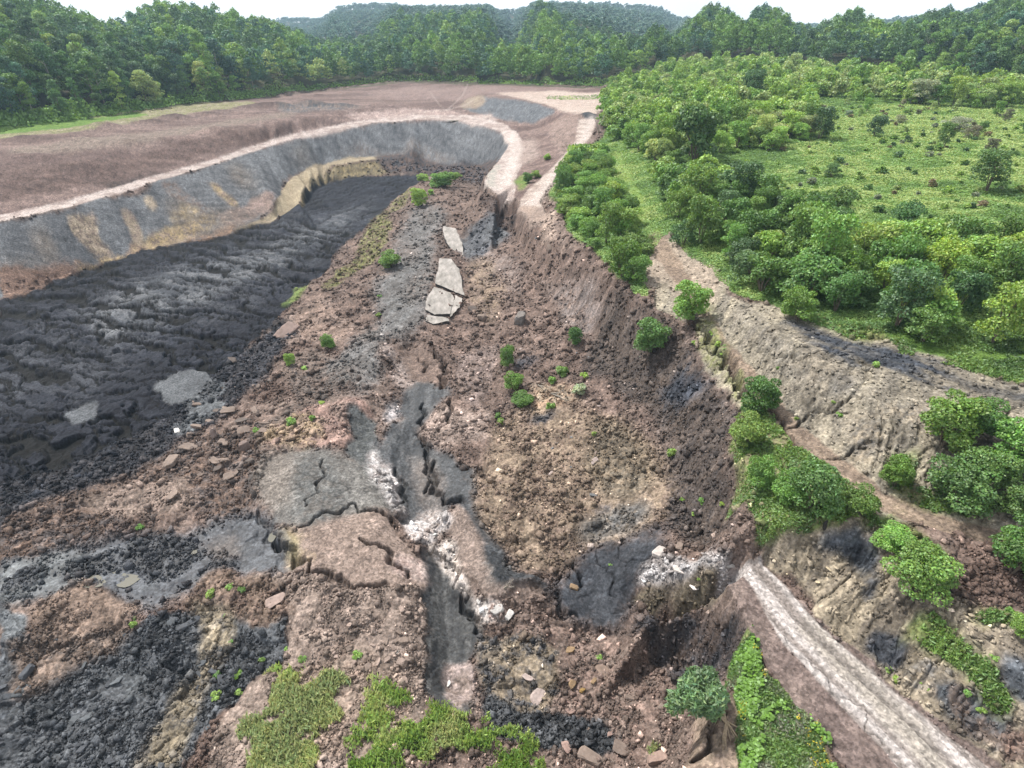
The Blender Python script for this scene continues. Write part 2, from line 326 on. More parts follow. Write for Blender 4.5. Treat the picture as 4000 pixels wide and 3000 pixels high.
lay([(0,330),(300,290),(640,240),(640,250),(300,315),(60,345)], (.17,.138,.115), (.14,.108,.092), 's', soft=3, edge=.9)
lay([(200,395),(300,382),(345,370),(330,385),(290,396),(230,404)], BLACK, DBROWN, 's', soft=2, edge=.8)
lay([(590,232),(700,224),(760,226),(800,232),(720,240),(610,244)], DGREY, BROWN, 's', soft=2, edge=.9)
lay([(720,245),(860,236),(980,240),(1060,262),(1000,262),(900,256),(760,262)], PINK, (.28,.22,.20), 's', soft=3)
lay([(760,200),(900,185),(1100,188),(1240,195),(1050,203),(880,215)], (.19,.14,.125), (.15,.11,.10), 'm', soft=4)
lay([(1060,200),(1200,196),(1308,200),(1308,225),(1290,245),(1240,248),(1200,232),(1130,213)], (.36,.30,.26), (.30,.235,.20), 'm', soft=3, fb=.08,b1=0,b2=.02,b3=.02)
lay([(1000,232),(1040,206),(1130,217),(1203,236),(1195,250),(1150,268),(1100,262),(1050,250)], GREY, DGREY, 's', soft=2, fb=.3)
lay([(1000,215),(1040,203),(1060,215),(1030,235),(990,232)], TAN, BROWN, 's', soft=2)
lay([(940,258),(1000,248),(1060,248),(1080,262),(1040,272)], PALE, PINK, 's', soft=2, edge=.9)
lay([(1240,250),(1275,250),(1262,292),(1222,352),(1184,300),(1190,262)], (.20,.15,.13), (.15,.11,.095), 'm', soft=3, fb=.4)
# pit wall
WALL=dict(fb=.16,b1=.02,b2=.04,b3=.05)
nw = fbm((X*.8+Y*.6), (Y*.8-X*.6)*.12, 3.0, 61, 3)
lay([(-440,620),(0,482),(150,452),(300,407),(420,372),(520,337),(620,307),(700,287),(800,270),(900,262),(980,262),(1050,274),(1080,287),(1096,302),(1096,320),(1070,352),(1040,356),(960,358),(900,350),(780,342),(700,356),(640,378),(610,410),(596,445),(520,503),(300,543),(0,625),(-440,740)], (.118,.122,.129), (.082,.085,.091), nz=nw, **WALL)
for p, a, b in (
  ([(160,470),(205,462),(200,500),(235,525),(255,545),(200,545),(160,520)], BROWN, TAN),
  ([(245,450),(270,455),(330,540),(290,535)], TAN, BROWN), ([(300,415),(315,412),(335,440),(320,446),(303,430)], (.2,.17,.14), TAN),
  ([(350,395),(385,395),(450,455),(500,470),(480,480),(400,470),(370,430)], BROWN, GREY),
  ([(440,390),(470,395),(510,440),(490,445)], YEL, BROWN), ([(380,440),(430,455),(425,478),(360,480)], YEL, TAN),
  ([(560,420),(600,420),(590,450),(490,500),(480,470)], PINK, BROWN),
  ([(0,585),(120,575),(200,560),(300,535),(560,480),(500,505),(300,545),(200,577),(130,600),(60,625),(0,645)], BROWN, ORNG),
  ([(280,545),(320,500),(400,478),(480,468),(470,490),(400,518),(330,538)], YEL, BROWN),
  ([(170,575),(260,548),(330,545),(280,560),(190,590)], DBROWN, YEL),
  ([(700,330),(780,315),(840,320),(900,300),(960,330),(1000,345),(900,345),(780,338)], (.14,.12,.11), GREY)):
    lay(p, a, b, 's', soft=2, edge=.7)
for q_ in ([(60,500),(130,490),(150,560),(90,575)], [(340,430),(380,425),(430,480),(390,490)], [(480,360),(520,350),(560,400),(530,410)], [(620,330),(660,318),(690,350),(650,365)], [(0,560),(60,545),(110,575),(0,590)], [(430,470),(560,455),(600,462),(500,500),(430,505)]):
    lay(q_, (.145,.118,.095), (.105,.098,.092), 's', soft=5, edge=.95, op=.8, warp=5)
lay([(-440,740),(0,586),(110,570),(205,560),(215,572),(130,603),(60,628),(0,650),(-440,790)], (.16,.105,.08), (.12,.08,.065), 's', soft=3, edge=.8)
# bench
lay([(488,506),(560,478),(592,458),(608,415),(634,382),(680,354),(760,339),(880,331),(890,336),(800,345),(715,358),(672,384),(652,420),(645,440),(600,470),(540,495)], (.27,.225,.155), (.22,.18,.125), 'm', soft=1, warp=.8, fb=.05,b1=0,b2=0,b3=.02)
lay([(640,445),(654,420),(674,386),(718,360),(800,347),(890,343),(895,362),(800,376),(715,392),(672,418),(660,450)], (.20,.16,.09), (.10,.085,.06), 's', soft=1, warp=.8)
lay([(800,340),(860,330),(920,335),(1000,356),(1040,354),(1040,380),(1000,385),(900,378),(840,372)], COAL, DBROWN, 's', soft=2)
lay([(985,345),(1060,335),(1080,330),(1060,365),(1042,400),(1000,395)], DBROWN, COAL, 's', soft=2)
# slide body base colours
lay([(905,395),(960,385),(1030,395),(1045,420),(1110,440),(1290,592),(1440,690),(1590,930),(1640,1190),(1000,1000),(640,660),(790,480)], (.135,.098,.082), (.10,.075,.064), 'm', soft=6)
# slurry / coal mud
nf = fbm((X*.86-Y*.5)*.35, (X*.5+Y*.86)*1.3, 2.2, 71, 4, .6)
SL=dict(fb=.07,b1=0,b2=.02,b3=.03,rough=.8,plate=1,lab=4)
lay([(-440,770),(0,645),(60,624),(130,600),(200,577),(300,545),(400,520),(500,505),(600,472),(656,450),(668,420),(702,395),(760,384),(830,379),(905,378),(900,400),(862,425),(800,480),(720,560),(650,640),(600,690),(540,740),(500,800),(420,880),(370,930),(300,960),(180,1010),(60,1050),(-440,1140)], (.008,.009,.013), (.018,.020,.027), nz=nf, **SL)
lay([(860,408),(720,455),(560,498),(420,550),(250,610),(100,680),(0,740),(-200,820),(-200,960),(0,880),(150,860),(300,790),(430,720),(540,670),(690,570),(790,480)], (.050,.053,.062), (.018,.020,.027), nz=nf, soft=9, edge=.9, op=.85)
lay([(330,600),(520,548),(700,480),(830,425),(780,460),(700,520),(560,600),(440,650),(330,700),(240,740),(180,720),(200,660)], (.115,.119,.126), (.050,.054,.062), nz=nf, soft=8, edge=.9, op=.9)
# ragged black rubble left
RB=dict(fb=.25,b1=.30,b2=.34,b3=.16,rough=.8,plate=0)
lay([(-440,1150),(0,1040),(180,1000),(300,950),(420,860),(520,760),(600,690),(640,700),(600,780),(500,880),(420,960),(330,1030),(160,1080),(0,1130),(-440,1240)], (.045,.043,.046), (.018,.020,.025), 's', soft=5, edge=.9, **RB)
lay([(330,830),(420,800),(480,840),(450,880),(360,870)], (.085,.09,.096), MUD, 'm', soft=3, plate=0, b1=.1)
lay([(400,880),(430,850),(470,880),(440,930),(400,940)], (.09,.095,.10), MUD, 'm', soft=3, b1=.1)
lay([(140,880),(200,870),(210,900),(160,915)], (.09,.096,.104), MUD, 'm', soft=3, plate=0)
lay([(-440,1230),(0,1130),(250,1040),(400,960),(560,900),(600,1000),(560,1100),(420,1120),(250,1160),(100,1190),(-440,1260)], (.125,.088,.070), (.060,.052,.050), 's', soft=5, edge=.9, **{**RB,'b1':.35,'b2':.3,'rough':.9,'plate':0})
lay([(130,1100),(250,1060),(420,1040),(420,1120),(250,1140)], (.16,.125,.105), BROWN, 's', soft=5, edge=.9)
# brown areas left of channel
lay([(630,690),(700,640),(760,700),(720,760),(640,740)], (.165,.12,.098), BROWN, 'm', soft=4, b1=.1)
lay([(700,760),(720,830),(700,980),(560,1000),(560,930),(640,860),(600,800),(640,760)], (.13,.098,.082), (.085,.07,.062), 's', soft=5)
lay([(660,880),(760,860),(800,880),(780,960),(640,1010),(560,960)], (.20,.135,.115), BROWN, 'm', soft=5)
lay([(560,960),(640,900),(700,930),(640,1000)], BROWN, YEL, 's', soft=5, edge=.9, op=.5)
# grey shattered ridge
RG=dict(fb=.26,b1=.08,b2=.10,b3=.05)
nr = fbm((X*.3+Y*.95)*.18, (X*.95-Y*.3), 1.6, 81, 4, .6)
lay([(905,440),(945,445),(948,520),(935,600),(930,660),(880,690),(860,740),(810,800),(750,870),(720,850),(690,800),(740,760),(790,700),(815,640),(830,580),(850,520),(870,470)], (.135,.140,.142), (.085,.084,.082), nz=nr*.4+N2*.6, soft=8, edge=.98, op=.85, warp=5, **RG)
for q_ in ([(850,520),(900,510),(905,560),(860,580)], [(770,700),(830,690),(820,740),(760,760)], [(880,600),(930,590),(925,650),(880,660)], [(900,440),(925,440),(925,490),(895,490)], [(700,800),(760,790),(750,850),(700,840)]):
    lay(q_, (.13,.10,.085), (.10,.095,.09), 's', soft=8, edge=.98, op=.8, warp=5, b2=.2)
lay([(760,860),(800,900),(830,960),(820,1020),(790,1040),(760,980),(740,900)], (.085,.088,.086), (.055,.058,.06), 's', soft=4, **RG)
lay([(570,1080),(580,1010),(640,965),(720,960),(800,1010),(835,1090),(780,1110),(640,1142),(590,1140)], (.150,.143,.133), (.105,.10,.094), 's', soft=7, edge=.9, fb=.18,b1=.05,b2=.06,b3=.05)
lay([(640,990),(720,980),(760,1080),(690,1130),(640,1130)], (.105,.110,.110), (.10,.092,.084), 's', soft=9, edge=.95, op=.75)
lay([(560,1010),(640,965),(640,1080),(600,1120),(570,1110)], (.165,.14,.12), (.13,.112,.098), 's', soft=9, edge=.95, op=.7)
lay([(840,450),(870,440),(900,400),(870,420),(800,480),(760,560),(700,620),(720,630),(800,560),(830,520)], DBROWN, OLIVE, 's', soft=4)
lay([(610,660),(650,620),(690,600),(650,650)], LGREEN, OLIVE, 's', soft=2, edge=.8, op=.8)
# brown dome and broken brown blocks
lay([(590,1165),(640,1145),(780,1095),(835,1100),(850,1160),(900,1200),(912,1260),(860,1275),(720,1262),(640,1220),(600,1190)], (.222,.172,.146), (.175,.134,.113), 's', soft=7, edge=.9, fb=.15,b1=.05,b2=.05,b3=.05)
lay([(590,1160),(640,1150),(660,1190),(620,1200)], (.23,.20,.13), YEL, 'm', soft=6, edge=.9)
lay([(560,1245),(640,1225),(720,1262),(860,1275),(912,1265),(918,1420),(926,1530),(880,1659),(940,1940),(350,1940),(430,1659),(470,1560),(520,1480),(600,1430),(600,1330)], (.200,.158,.134), (.145,.112,.095), 's', soft=4, fb=.28,b1=.10,b2=.26,b3=.12)
lay([(640,1440),(760,1400),(900,1480),(900,1659),(560,1659)], (.23,.18,.145), (.17,.125,.10), 's', soft=8, edge=.9, op=.6)
# wet dark mud, bottom left
MD=dict(fb=.42,b1=.14,b2=.10,b3=.05,rough=.65,lab=5)
lay([(440,1150),(480,1110),(560,1105),(590,1140),(620,1180),(640,1225),(560,1240),(480,1250),(400,1290),(330,1320),(280,1330),(240,1290),(60,1300),(0,1280),(0,1220),(130,1200),(250,1170),(340,1170)], (.078,.083,.092), (.040,.043,.050), nz=fbm(X*.5+WX*2, Y*1.4+WY*2, 1.3, 93, 5, .6), soft=9, edge=.95, **MD)
lay([(-440,1280),(0,1220),(110,1200),(190,1210),(200,1270),(80,1300),(0,1330),(-440,1400)], (.11,.118,.122), (.05,.053,.058), 's', soft=7, edge=.95, rough=.6)
for q_ in ([(290,1175),(400,1150),(450,1190),(400,1250),(330,1265),(280,1230)], [(140,1235),(230,1215),(250,1250),(170,1280)], [(470,1190),(540,1200),(520,1240),(460,1250)], [(20,1240),(100,1225),(90,1270),(10,1290)]):
    lay(q_, (.050,.052,.057), (.026,.028,.032), 's', soft=6, edge=.95, b1=.25,b2=.25,b3=.12)
lay([(440,1170),(520,1150),(560,1190),(500,1230),(430,1210)], (.105,.083,.07), (.06,.06,.063), 'm', soft=8, edge=.95, op=.7)
lay([(70,1310),(200,1265),(300,1310),(265,1360),(170,1385),(90,1390),(60,1350)], (.20,.148,.118), (.13,.098,.08), 'm', soft=5, edge=.9, fb=.3,b1=.5,b2=.2,b3=.08,rough=.85,lab=0)
BB=dict(fb=.2,b1=.42,b2=.42,b3=.18,rough=.72,lab=0)
lay([(-440,1400),(0,1370),(100,1385),(180,1390),(270,1370),(400,1330),(480,1300),(540,1330),(600,1340),(600,1420),(520,1480),(470,1540),(420,1600),(390,1659),(340,1940),(-440,1940)], (.080,.084,.090), (.034,.037,.042), 's', soft=4, **BB)
lay([(0,1390),(90,1380),(200,1370),(280,1360),(240,1420),(140,1460),(40,1490)], (.15,.112,.09), (.07,.06,.055), 's', soft=6, edge=.95, **BB)
lay([(470,1240),(620,1250),(620,1330),(560,1360),(480,1330),(420,1320)], (.15,.11,.085), DBROWN, 's', soft=5, edge=.9, **BB)
lay([(450,1290),(520,1310),(500,1400),(460,1460),(400,1560),(380,1659),(280,1659),(340,1560),(430,1440)], (.21,.175,.125), (.07,.065,.06), 's', soft=6, edge=.95, **BB)
lay([(190,1500),(240,1450),(320,1450),(310,1520),(230,1540)], (.095,.102,.108), MUD, 'm', soft=7, edge=.9, b1=.05,b2=.05)
lay([(0,1320),(60,1330),(50,1380),(0,1390)], (.12,.128,.134), MUD, 'm', soft=5)
# channel
CHN=dict(fb=.36,b1=.12,b2=.07,b3=.06,rough=.7,lab=5)
lay([(866,830),(950,822),(938,880),(955,940),(975,990),(998,1050),(990,1085),(940,1080),(905,1110),(850,1120),(832,1090),(822,980),(840,910)], (.066,.068,.071), (.026,.028,.031), nz=fbm((X*.2+Y)*.2, X, .9, 88, 4), soft=4, edge=.9, warp=4.5, **CHN)
lay([(880,960),(930,980),(960,1080),(900,1090),(880,1040)], (.14,.115,.10), (.09,.08,.075), 's', soft=6, edge=.9, op=.7)
lay([(885,1175),(930,1190),(975,1230),(1000,1290),(1030,1330),(1050,1400),(1030,1450),(1040,1540),(1000,1560),(940,1530),(915,1440),(905,1330)], (.056,.056,.055), (.022,.023,.025), nz=fbm((X*.2+Y)*.2, X, .7, 89, 4), soft=4, edge=.9, warp=3.5, **CHN)
lay([(950,1090),(1010,1075),(1050,1130),(1070,1210),(1100,1250),(1140,1265),(1100,1310),(1040,1310),(1000,1250),(960,1180)], (.185,.145,.125), (.14,.11,.095), 'm', soft=4, fb=.14,b1=.03,b2=.05,b3=.04)
lay([(1040,1190),(1110,1215),(1150,1250),(1100,1290),(1060,1280)], (.085,.083,.078), (.06,.06,.058), 'm', soft=9, edge=.9)
lay([(955,905),(975,990),(1005,1050),(1040,1105),(1072,1170),(1110,1235),(1180,1255),(1190,1275),(1080,1280),(1048,1225),(1035,1160),(1000,1110),(975,1085),(940,1080),(945,990)], (.055,.057,.06), (.032,.034,.037), 's', soft=4, edge=.9, fb=.2, b1=.06,b2=.08)
lay([(880,740),(950,740),(960,825),(885,830),(860,800)], (.15,.11,.092), (.12,.09,.076), 'm', soft=4, fb=.12,b1=.08,b2=.05)
# pink/white debris
def pale(p, a=(.50,.46,.45), b=(.24,.19,.17), e=.9, o=.9): lay(p, a, b, 's', soft=4, edge=e, op=o, b3=.10)
pale([(855,1120),(880,1085),(925,1090),(965,1110),(960,1150),(900,1175),(865,1160)], (.56,.53,.52), (.25,.21,.19), .95)
pale([(808,990),(815,950),(832,970),(842,1040),(846,1100),(826,1092),(802,1040)], (.58,.56,.55), (.24,.21,.2), .95)
pale([(900,1170),(960,1180),(1000,1240),(1010,1300),(1050,1330),(1030,1365),(1000,1300),(960,1240)], (.58,.53,.50), (.26,.22,.19))
pale([(1030,1320),(1070,1310),(1100,1325),(1075,1345),(1040,1360)], (.6,.57,.54), PINK)
pale([(970,1450),(1040,1445),(1035,1500),(990,1540),(965,1500)], (.34,.27,.25), BROWN)
pale([(820,870),(850,865),(850,900),(820,905)], (.4,.37,.37), DGREY)
pale([(850,730),(880,750),(880,830),(850,860),(830,830),(850,780)], (.36,.31,.29), BROWN, .95, .7)
pale([(950,870),(1060,890),(1080,950),(980,960),(930,920)], (.30,.24,.21), BROWN, .95, .8)
pale([(970,850),(1000,760),(1060,740),(1080,800),(1050,880)], (.25,.20,.185), BROWN, .95, .7)
pale([(1180,600),(1280,640),(1300,720),(1230,740),(1190,690)], (.19,.17,.165), BROWN, .95, .7)
pale([(980,500),(1050,520),(1150,560),(1130,640),(1040,600)], (.21,.175,.16), DBROWN, .95, .7)
pale([(840,1180),(900,1200),(905,1240),(850,1240)], (.33,.27,.245), PINK, .9, .8)
# right debris slope
lay([(1090,900),(1180,860),(1300,900),(1460,960),(1490,1100),(1400,1150),(1260,1200),(1150,1240),(1060,1160),(1000,1050),(1060,960)], (.20,.155,.115), (.125,.092,.073), 's', soft=8, edge=.9, fb=.3,b1=.15,b2=.25,b3=.14)
lay([(1300,650),(1400,690),(1470,740),(1560,830),(1590,960),(1620,1080),(1560,1160),(1450,1120),(1440,960),(1360,860),(1250,800)], (.085,.068,.058), (.055,.047,.044), 's', soft=9, edge=.95, fb=.3,b1=.12,b2=.2,b3=.12)
lay([(1290,900),(1400,950),(1420,1040),(1340,1080),(1260,1000)], (.11,.095,.075), (.16,.125,.09), 's', soft=9, edge=.95)
for p in ([(1110,790),(1170,780),(1160,800),(1120,830)], [(1150,900),(1200,880),(1230,890),(1180,915)], [(1280,1085),(1330,1070),(1330,1090),(1290,1100)], [(1430,840),(1520,810),(1540,850),(1450,880)], [(1480,740),(1530,770),(1510,800)]):
    lay(p, (.045,.05,.062), COAL, 'm', soft=5, edge=.9)
lay([(1160,850),(1210,830),(1240,860),(1200,890),(1150,880)], (.27,.18,.12), TAN, 's', soft=6, edge=.9, op=.7)
lay([(985,520),(1030,490),(1080,470),(1110,480),(1090,520),(1040,560),(1010,570)], (.095,.098,.103), (.07,.072,.08), nz=nr, soft=5, edge=.8)
lay([(1040,412),(1075,428),(1112,436),(1115,480),(1060,462),(1030,430)], DBROWN, (.06,.05,.048), 'm', soft=2)
lay([(1010,560),(1070,560),(1100,620),(1060,700),(1010,700)], (.22,.17,.12), BROWN, 's', soft=6, edge=.9, op=.7)
# bowl below the broken road
lay([(1200,1240),(1300,1180),(1380,1150),(1450,1140),(1440,1180),(1400,1220),(1390,1290),(1380,1340),(1300,1365),(1200,1320)], (.050,.053,.060), (.030,.033,.039), 'm', soft=11, edge=.95, fb=.18,b1=.10,b2=.05,b3=.04,rough=.7)
lay([(1260,1130),(1330,1080),(1420,1060),(1420,1120),(1330,1160),(1270,1180)], (.10,.10,.10), (.13,.11,.09), 's', soft=8, edge=.9)
lay([(1380,1340),(1480,1340),(1560,1320),(1600,1330),(1610,1420),(1560,1480),(1440,1460),(1380,1400)], (.085,.065,.056), (.045,.044,.048), 's', soft=6, edge=.9, fb=.45,b1=.22,b2=.25,b3=.14)
lay([(1180,1340),(1350,1370),(1440,1460),(1540,1500),(1480,1600),(1440,1659),(1380,1940),(900,1940),(1000,1600),(1060,1380)], (.175,.125,.105), (.11,.085,.072), 's', soft=7, edge=.9, fb=.25,b1=.2,b2=.25,b3=.13)
lay([(1040,1380),(1120,1370),(1230,1400),(1220,1460),(1180,1560),(1060,1540),(1040,1460)], (.185,.15,.11), (.055,.055,.058), 's', soft=5, edge=.9, b1=.4,b2=.2)
lay([(1040,1500),(1120,1540),(1230,1530),(1300,1560),(1330,1600),(1290,1640),(1200,1610),(1080,1600),(1040,1560)], (.035,.037,.041), (.055,.057,.06), 's', soft=4, edge=.8, b1=.3,b2=.35,rough=.7)
lay([(1390,1225),(1480,1205),(1560,1225),(1600,1235),(1568,1268),(1500,1262),(1400,1258)], (.52,.50,.50), (.15,.135,.13), 's', soft=5, edge=.95, b2=.22,b3=.14)
lay([(1385,1275),(1500,1265),(1570,1275),(1540,1310),(1440,1335),(1400,1320)], (.16,.135,.095), (.09,.075,.06), 's', soft=4, edge=.9, b1=.2,b2=.2,b3=.12)
lay([(1500,1560),(1560,1530),(1610,1480),(1625,1659),(1620,1940),(1400,1940),(1475,1650)], (.21,.165,.125), (.16,.12,.095), 's', soft=3, fb=.2,b1=.05,b2=.08,b3=.08)
lay([(1600,1330),(1622,1372),(1640,1400),(1660,1470),(1740,1540),(1810,1600),(1800,1659),(1780,1940),(1600,1940),(1590,1659),(1590,1480)], (.10,.15,.045), (.15,.13,.075), 's', soft=3, fb=.25,b1=0,b2=.05,b3=.05,veg=1)
# haul road and shoulders
nx, ny = .57, -.82
pr = X*ny*-1 - Y*nx*-1          # across the haul road
pr = X*.82+Y*.57
sR, dR, gR, aR = dline([(1605,1236),(1710,1347),(1806,1443),(1968,1602),(2310,1945)], 9)
st = np.full(X.shape, .5, np.float32); st2 = st.copy(); off = (dR*gR).astype(np.float32)+(fbm(aR, aR*0, 9, 45, 2)-.5)*.8
lanes_ = sum(a_*np.exp(-((off-c_)/w_)**2) for c_, w_, a_ in ((-1.75,.32,-.35),(-1.1,.30,.35),(-.35,.35,-.30),(.45,.28,-.40),(.95,.30,.30),(1.5,.25,-.25)))
st[sR] = np.clip(.52+lanes_*(.5+.9*fbm(off, aR*.12, 1.2, 46, 3))+(fbm(off*1.0, aR*.02, .35, 43, 4, .6)-.5)*1.3, 0, 1); st2[sR] = fbm(off, aR*.12, .3, 47, 3)
lay([(1565,1266),(1640,1194),(1760,1325),(1885,1428),(2060,1572),(2220,1700),(2480,1940),(1990,1940),(1820,1659),(1700,1500),(1620,1370)], (.165,.128,.113), (.115,.088,.080), 'm', soft=2, warp=.8, fb=.16,b1=0,b2=.04,b3=.05)
RD=dict(fb=.05,b1=0,b2=0,b3=.02,lab=1,rough=.85)
lay([(1577,1258),(1645,1203),(1730,1305),(1820,1395),(1990,1540),(2135,1659),(2440,1940),(2190,1940),(1945,1659),(1790,1490),(1690,1385)], (.34,.31,.295), (.19,.165,.152), nz=st*.8+st2*.2, soft=2, warp=.7, **RD)
lay([(1700,1330),(1740,1330),(1990,1560),(2060,1659),(2000,1659),(1900,1540),(1790,1440)], (.23,.205,.17), (.15,.135,.12), nz=st, soft=9, edge=.8, op=.7)
# embankment and spoil
nb = fbm((X*nx+Y*ny)*1.0+WX*1.5, pr*.10, .9, 53, 4, .6)
EM=dict(fb=.06,b1=0,b2=.032,b3=.025)
lay([(1640,1180),(1700,1125),(1860,1118),(1990,1200),(2060,1290),(2212,1360),(2660,1560),(2660,1960),(2480,1940),(2200,1700),(2050,1573),(1880,1430),(1760,1330),(1655,1208)], (.255,.215,.160), (.165,.140,.112), nz=nb, soft=2, **EM)
for p, a, b in (([(1770,1140),(1860,1130),(1900,1170),(1885,1230),(1840,1240),(1790,1190),(1750,1160)], (.09,.10,.115), COAL), ([(1860,1225),(1900,1240),(1890,1290),(1860,1270)], COAL, (.08,.09,.11)),
   ([(1880,1340),(1950,1360),(1970,1400),(1940,1440),(1880,1420),(1855,1385)], (.06,.063,.072), COAL), ([(1950,1420),(2040,1440),(2060,1480),(1980,1490)], GREY, TAN),
   ([(2000,1480),(2120,1470),(2160,1560),(2140,1620),(2060,1570)], (.13,.10,.085), DGREY), ([(2130,1400),(2212,1430),(2660,1560),(2660,1700),(2212,1560),(2150,1480)], (.10,.11,.125), DGREY), ([(2140,1570),(2212,1550),(2212,1640),(2130,1640)], (.16,.105,.085), BROWN),
   ([(2000,1240),(2100,1290),(2212,1330),(2212,1370),(2060,1310)], (.24,.205,.165), TAN)):
    lay(p, a, b, 's', soft=5, edge=.85)
SP=dict(fb=.04,b1=0,b2=.032,b3=.02)
nb2 = fbm((X*.75-Y*.66)*1.0+WX*2, (X*.66+Y*.75)*.10, 1.2, 57, 4, .6)
lay([(1395,560),(1440,505),(1560,602),(1640,655),(1760,680),(1840,720),(1960,752),(2212,838),(2660,940),(2660,1350),(2212,1200),(1990,1130),(1860,1118),(1700,1125),(1640,1110),(1600,900),(1500,700),(1440,690),(1390,655)], (.245,.215,.165), (.17,.152,.125), nz=nb2, soft=3, **SP)
ndk = fbm((X*.60-Y*.8)*.25, (X*.8+Y*.6)*1.0, 1.6, 63, 4, .6)
lay([(1690,690),(1760,705),(1880,735),(1990,775),(2212,850),(2660,960),(2660,1000),(2212,885),(2080,850),(1950,812),(1800,765),(1720,720)], (.045,.05,.06), (.16,.14,.11), nz=ndk, soft=5, edge=.8)
lay([(1540,650),(1600,660),(1700,730),(1850,800),(1880,850),(1800,860),(1700,790),(1600,700)], (.07,.073,.08), (.21,.18,.14), nz=nb2*.5+N2*.5, soft=12, edge=.95, op=.9)
lay([(1900,890),(2050,870),(2212,920),(2212,960),(2050,940),(1930,920)], (.10,.105,.115), TAN, 's', soft=9, edge=.95, op=.8)
lay([(1780,930),(1840,910),(1880,960),(1830,1010)], (.09,.092,.10), TAN, 's', soft=9, edge=.95, op=.8)
lay([(1400,500),(1450,520),(1540,595),(1560,640),(1500,690),(1460,650),(1430,600),(1390,660),(1385,600)], (.27,.22,.175), (.21,.175,.14), 'm', soft=5, edge=.8)
lay([(1322,300),(1352,345),(1392,440),(1425,520),(1398,520),(1368,450),(1335,370)], (.20,.27,.07), LGREEN, 's', soft=4, veg=.6)
TR=dict(fb=.06,b1=0,b2=0,b3=.02,lab=3)
lay([(1398,500),(1425,505),(1470,570),(1510,640),(1560,720),(1640,810),(1720,905),(1800,980),(1900,1060),(2060,1118),(2212,1160),(2660,1290),(2660,1350),(2212,1205),(2020,1148),(1880,1092),(1780,1018),(1690,930),(1600,825),(1540,735),(1490,655),(1440,590),(1405,545)], (.215,.165,.125), (.15,.115,.09), nz=fbm(pr, (X*nx+Y*ny)*.05, .7, 48, 4), soft=2, warp=1.0, **TR)
lay([(1480,690),(1530,690),(1570,760),(1620,830),(1600,900),(1560,800),(1490,735)], (.23,.21,.15), OLIVE, 's', soft=4, fb=.15,b1=.08)
lay([(1590,860),(1640,870),(1720,960),(1790,1020),(1870,1095),(1860,1125),(1700,1130),(1640,1170),(1625,1080),(1605,1000)], (.10,.155,.04), (.16,.145,.085), 's', soft=4, veg=1)
for p in ([(1880,970),(1960,980),(1960,1050),(2100,1060),(2212,1090),(2212,1110),(2000,1100),(1920,1050)], [(1960,1300),(2010,1290),(2060,1340),(2100,1380),(2060,1440),(1990,1370),(1940,1360)], [(2040,1380),(2100,1400),(2160,1500),(2150,1560),(2090,1480)], [(2090,1290),(2212,1320),(2212,1350),(2110,1310)], [(1860,1120),(1960,1120),(2060,1200),(2040,1260),(1960,1180)], [(1495,640),(1530,640),(1560,690),(1520,680)], [(1530,700),(1560,730),(1580,770),(1560,770)], [(1640,640),(1720,660),(1900,700),(1980,750),(1850,725),(1720,690)]):
    lay(p, (.085,.15,.035), OLIVE, 's', soft=6, edge=.9, veg=1, op=.9)
# gravel road along the rim and the upper road
nrim = fbm(X+Y*.3, Y, 2.5, 91, 4)
RR=dict(fb=.04,b1=0,b2=0,b3=.02,lab=2)
lay([(-440,605),(-440,575),(0,464),(150,433),(300,390),(450,348),(600,297),(760,263),(900,248),(1010,248),(1090,268),(1120,290),(1132,315),(1130,345),(1112,400),(1112,431),(1075,424),(1043,409),(1050,385),(1085,335),(1099,310),(1080,285),(1040,270),(980,259),(900,259),(800,267),(620,304),(420,369),(300,404),(150,449),(0,479)], (.36,.31,.285), (.25,.20,.18), nz=nrim, soft=1, warp=.6, **RR)
lay([(1052,385),(1068,355),(1085,350),(1075,385),(1075,420),(1045,408)], (.24,.24,.21), (.32,.28,.25), 's', soft=3, **RR)
lay([(1250,258),(1290,252),(1280,290),(1258,318),(1222,358),(1185,405),(1165,435),(1185,470),(1160,480),(1118,452),(1125,428),(1165,390),(1205,350),(1240,310)], (.37,.315,.28), (.24,.19,.165), nz=nrim, soft=2, warp=.6, fb=.05,b1=0,b2=0,b3=.02,lab=6)
lay([(1115,450),(1150,440),(1185,460),(1215,510),(1250,560),(1240,550),(1190,512),(1150,480)], (.26,.20,.165), (.18,.14,.12), 'm', soft=3)
lay([(1115,395),(1140,372),(1160,375),(1150,400),(1125,420)], (.10,.16,.04), OLIVE, 's', soft=3, veg=1)
lay([(1246,248),(1288,248),(1286,258),(1248,258)], DGREY, COAL, 's', soft=1)
lay([(1100,310),(1150,300),(1160,340),(1120,360)], (.27,.215,.19), (.2,.155,.135), 's', soft=4, edge=.9)
# wheel tracks on the plateau
for ln, wd in (([(1010,182),(1000,205),(980,225),(965,238)], .5), ([(965,238),(900,245),(800,258)], 1.5), ([(965,238),(1010,225),(1020,215)], 1.2), ([(930,200),(950,228),(965,238)], .35),
               ([(1092,285),(1112,320),(1098,360),(1080,410)], 1.2), ([(1106,285),(1124,320),(1112,350),(1095,400)], 1.2), ([(1280,255),(1262,300),(1200,375),(1150,440)], 1.5)):
    s, d, sg, al = dline(ln, 6)
    k = (np.exp(-(d/wd)**2)*(.4+.6*N3[s]))[..., None]*(.85 if len(ln) > 4 or ln[0][0] > 1060 else .35); col[s] = col[s]*(1-k)+T((.42,.37,.34))*k
# ruts of the haul road
s, mr_ = mask([(1577,1258),(1645,1203),(1730,1305),(1820,1395),(1990,1540),(2135,1659),(2440,1940),(2190,1940),(1945,1659),(1790,1490),(1690,1385)], 3, .5)
Z[s] += (mr_*((.5-st[s])*.22+(st2[s]-.5)*.08)).astype(np.float32)
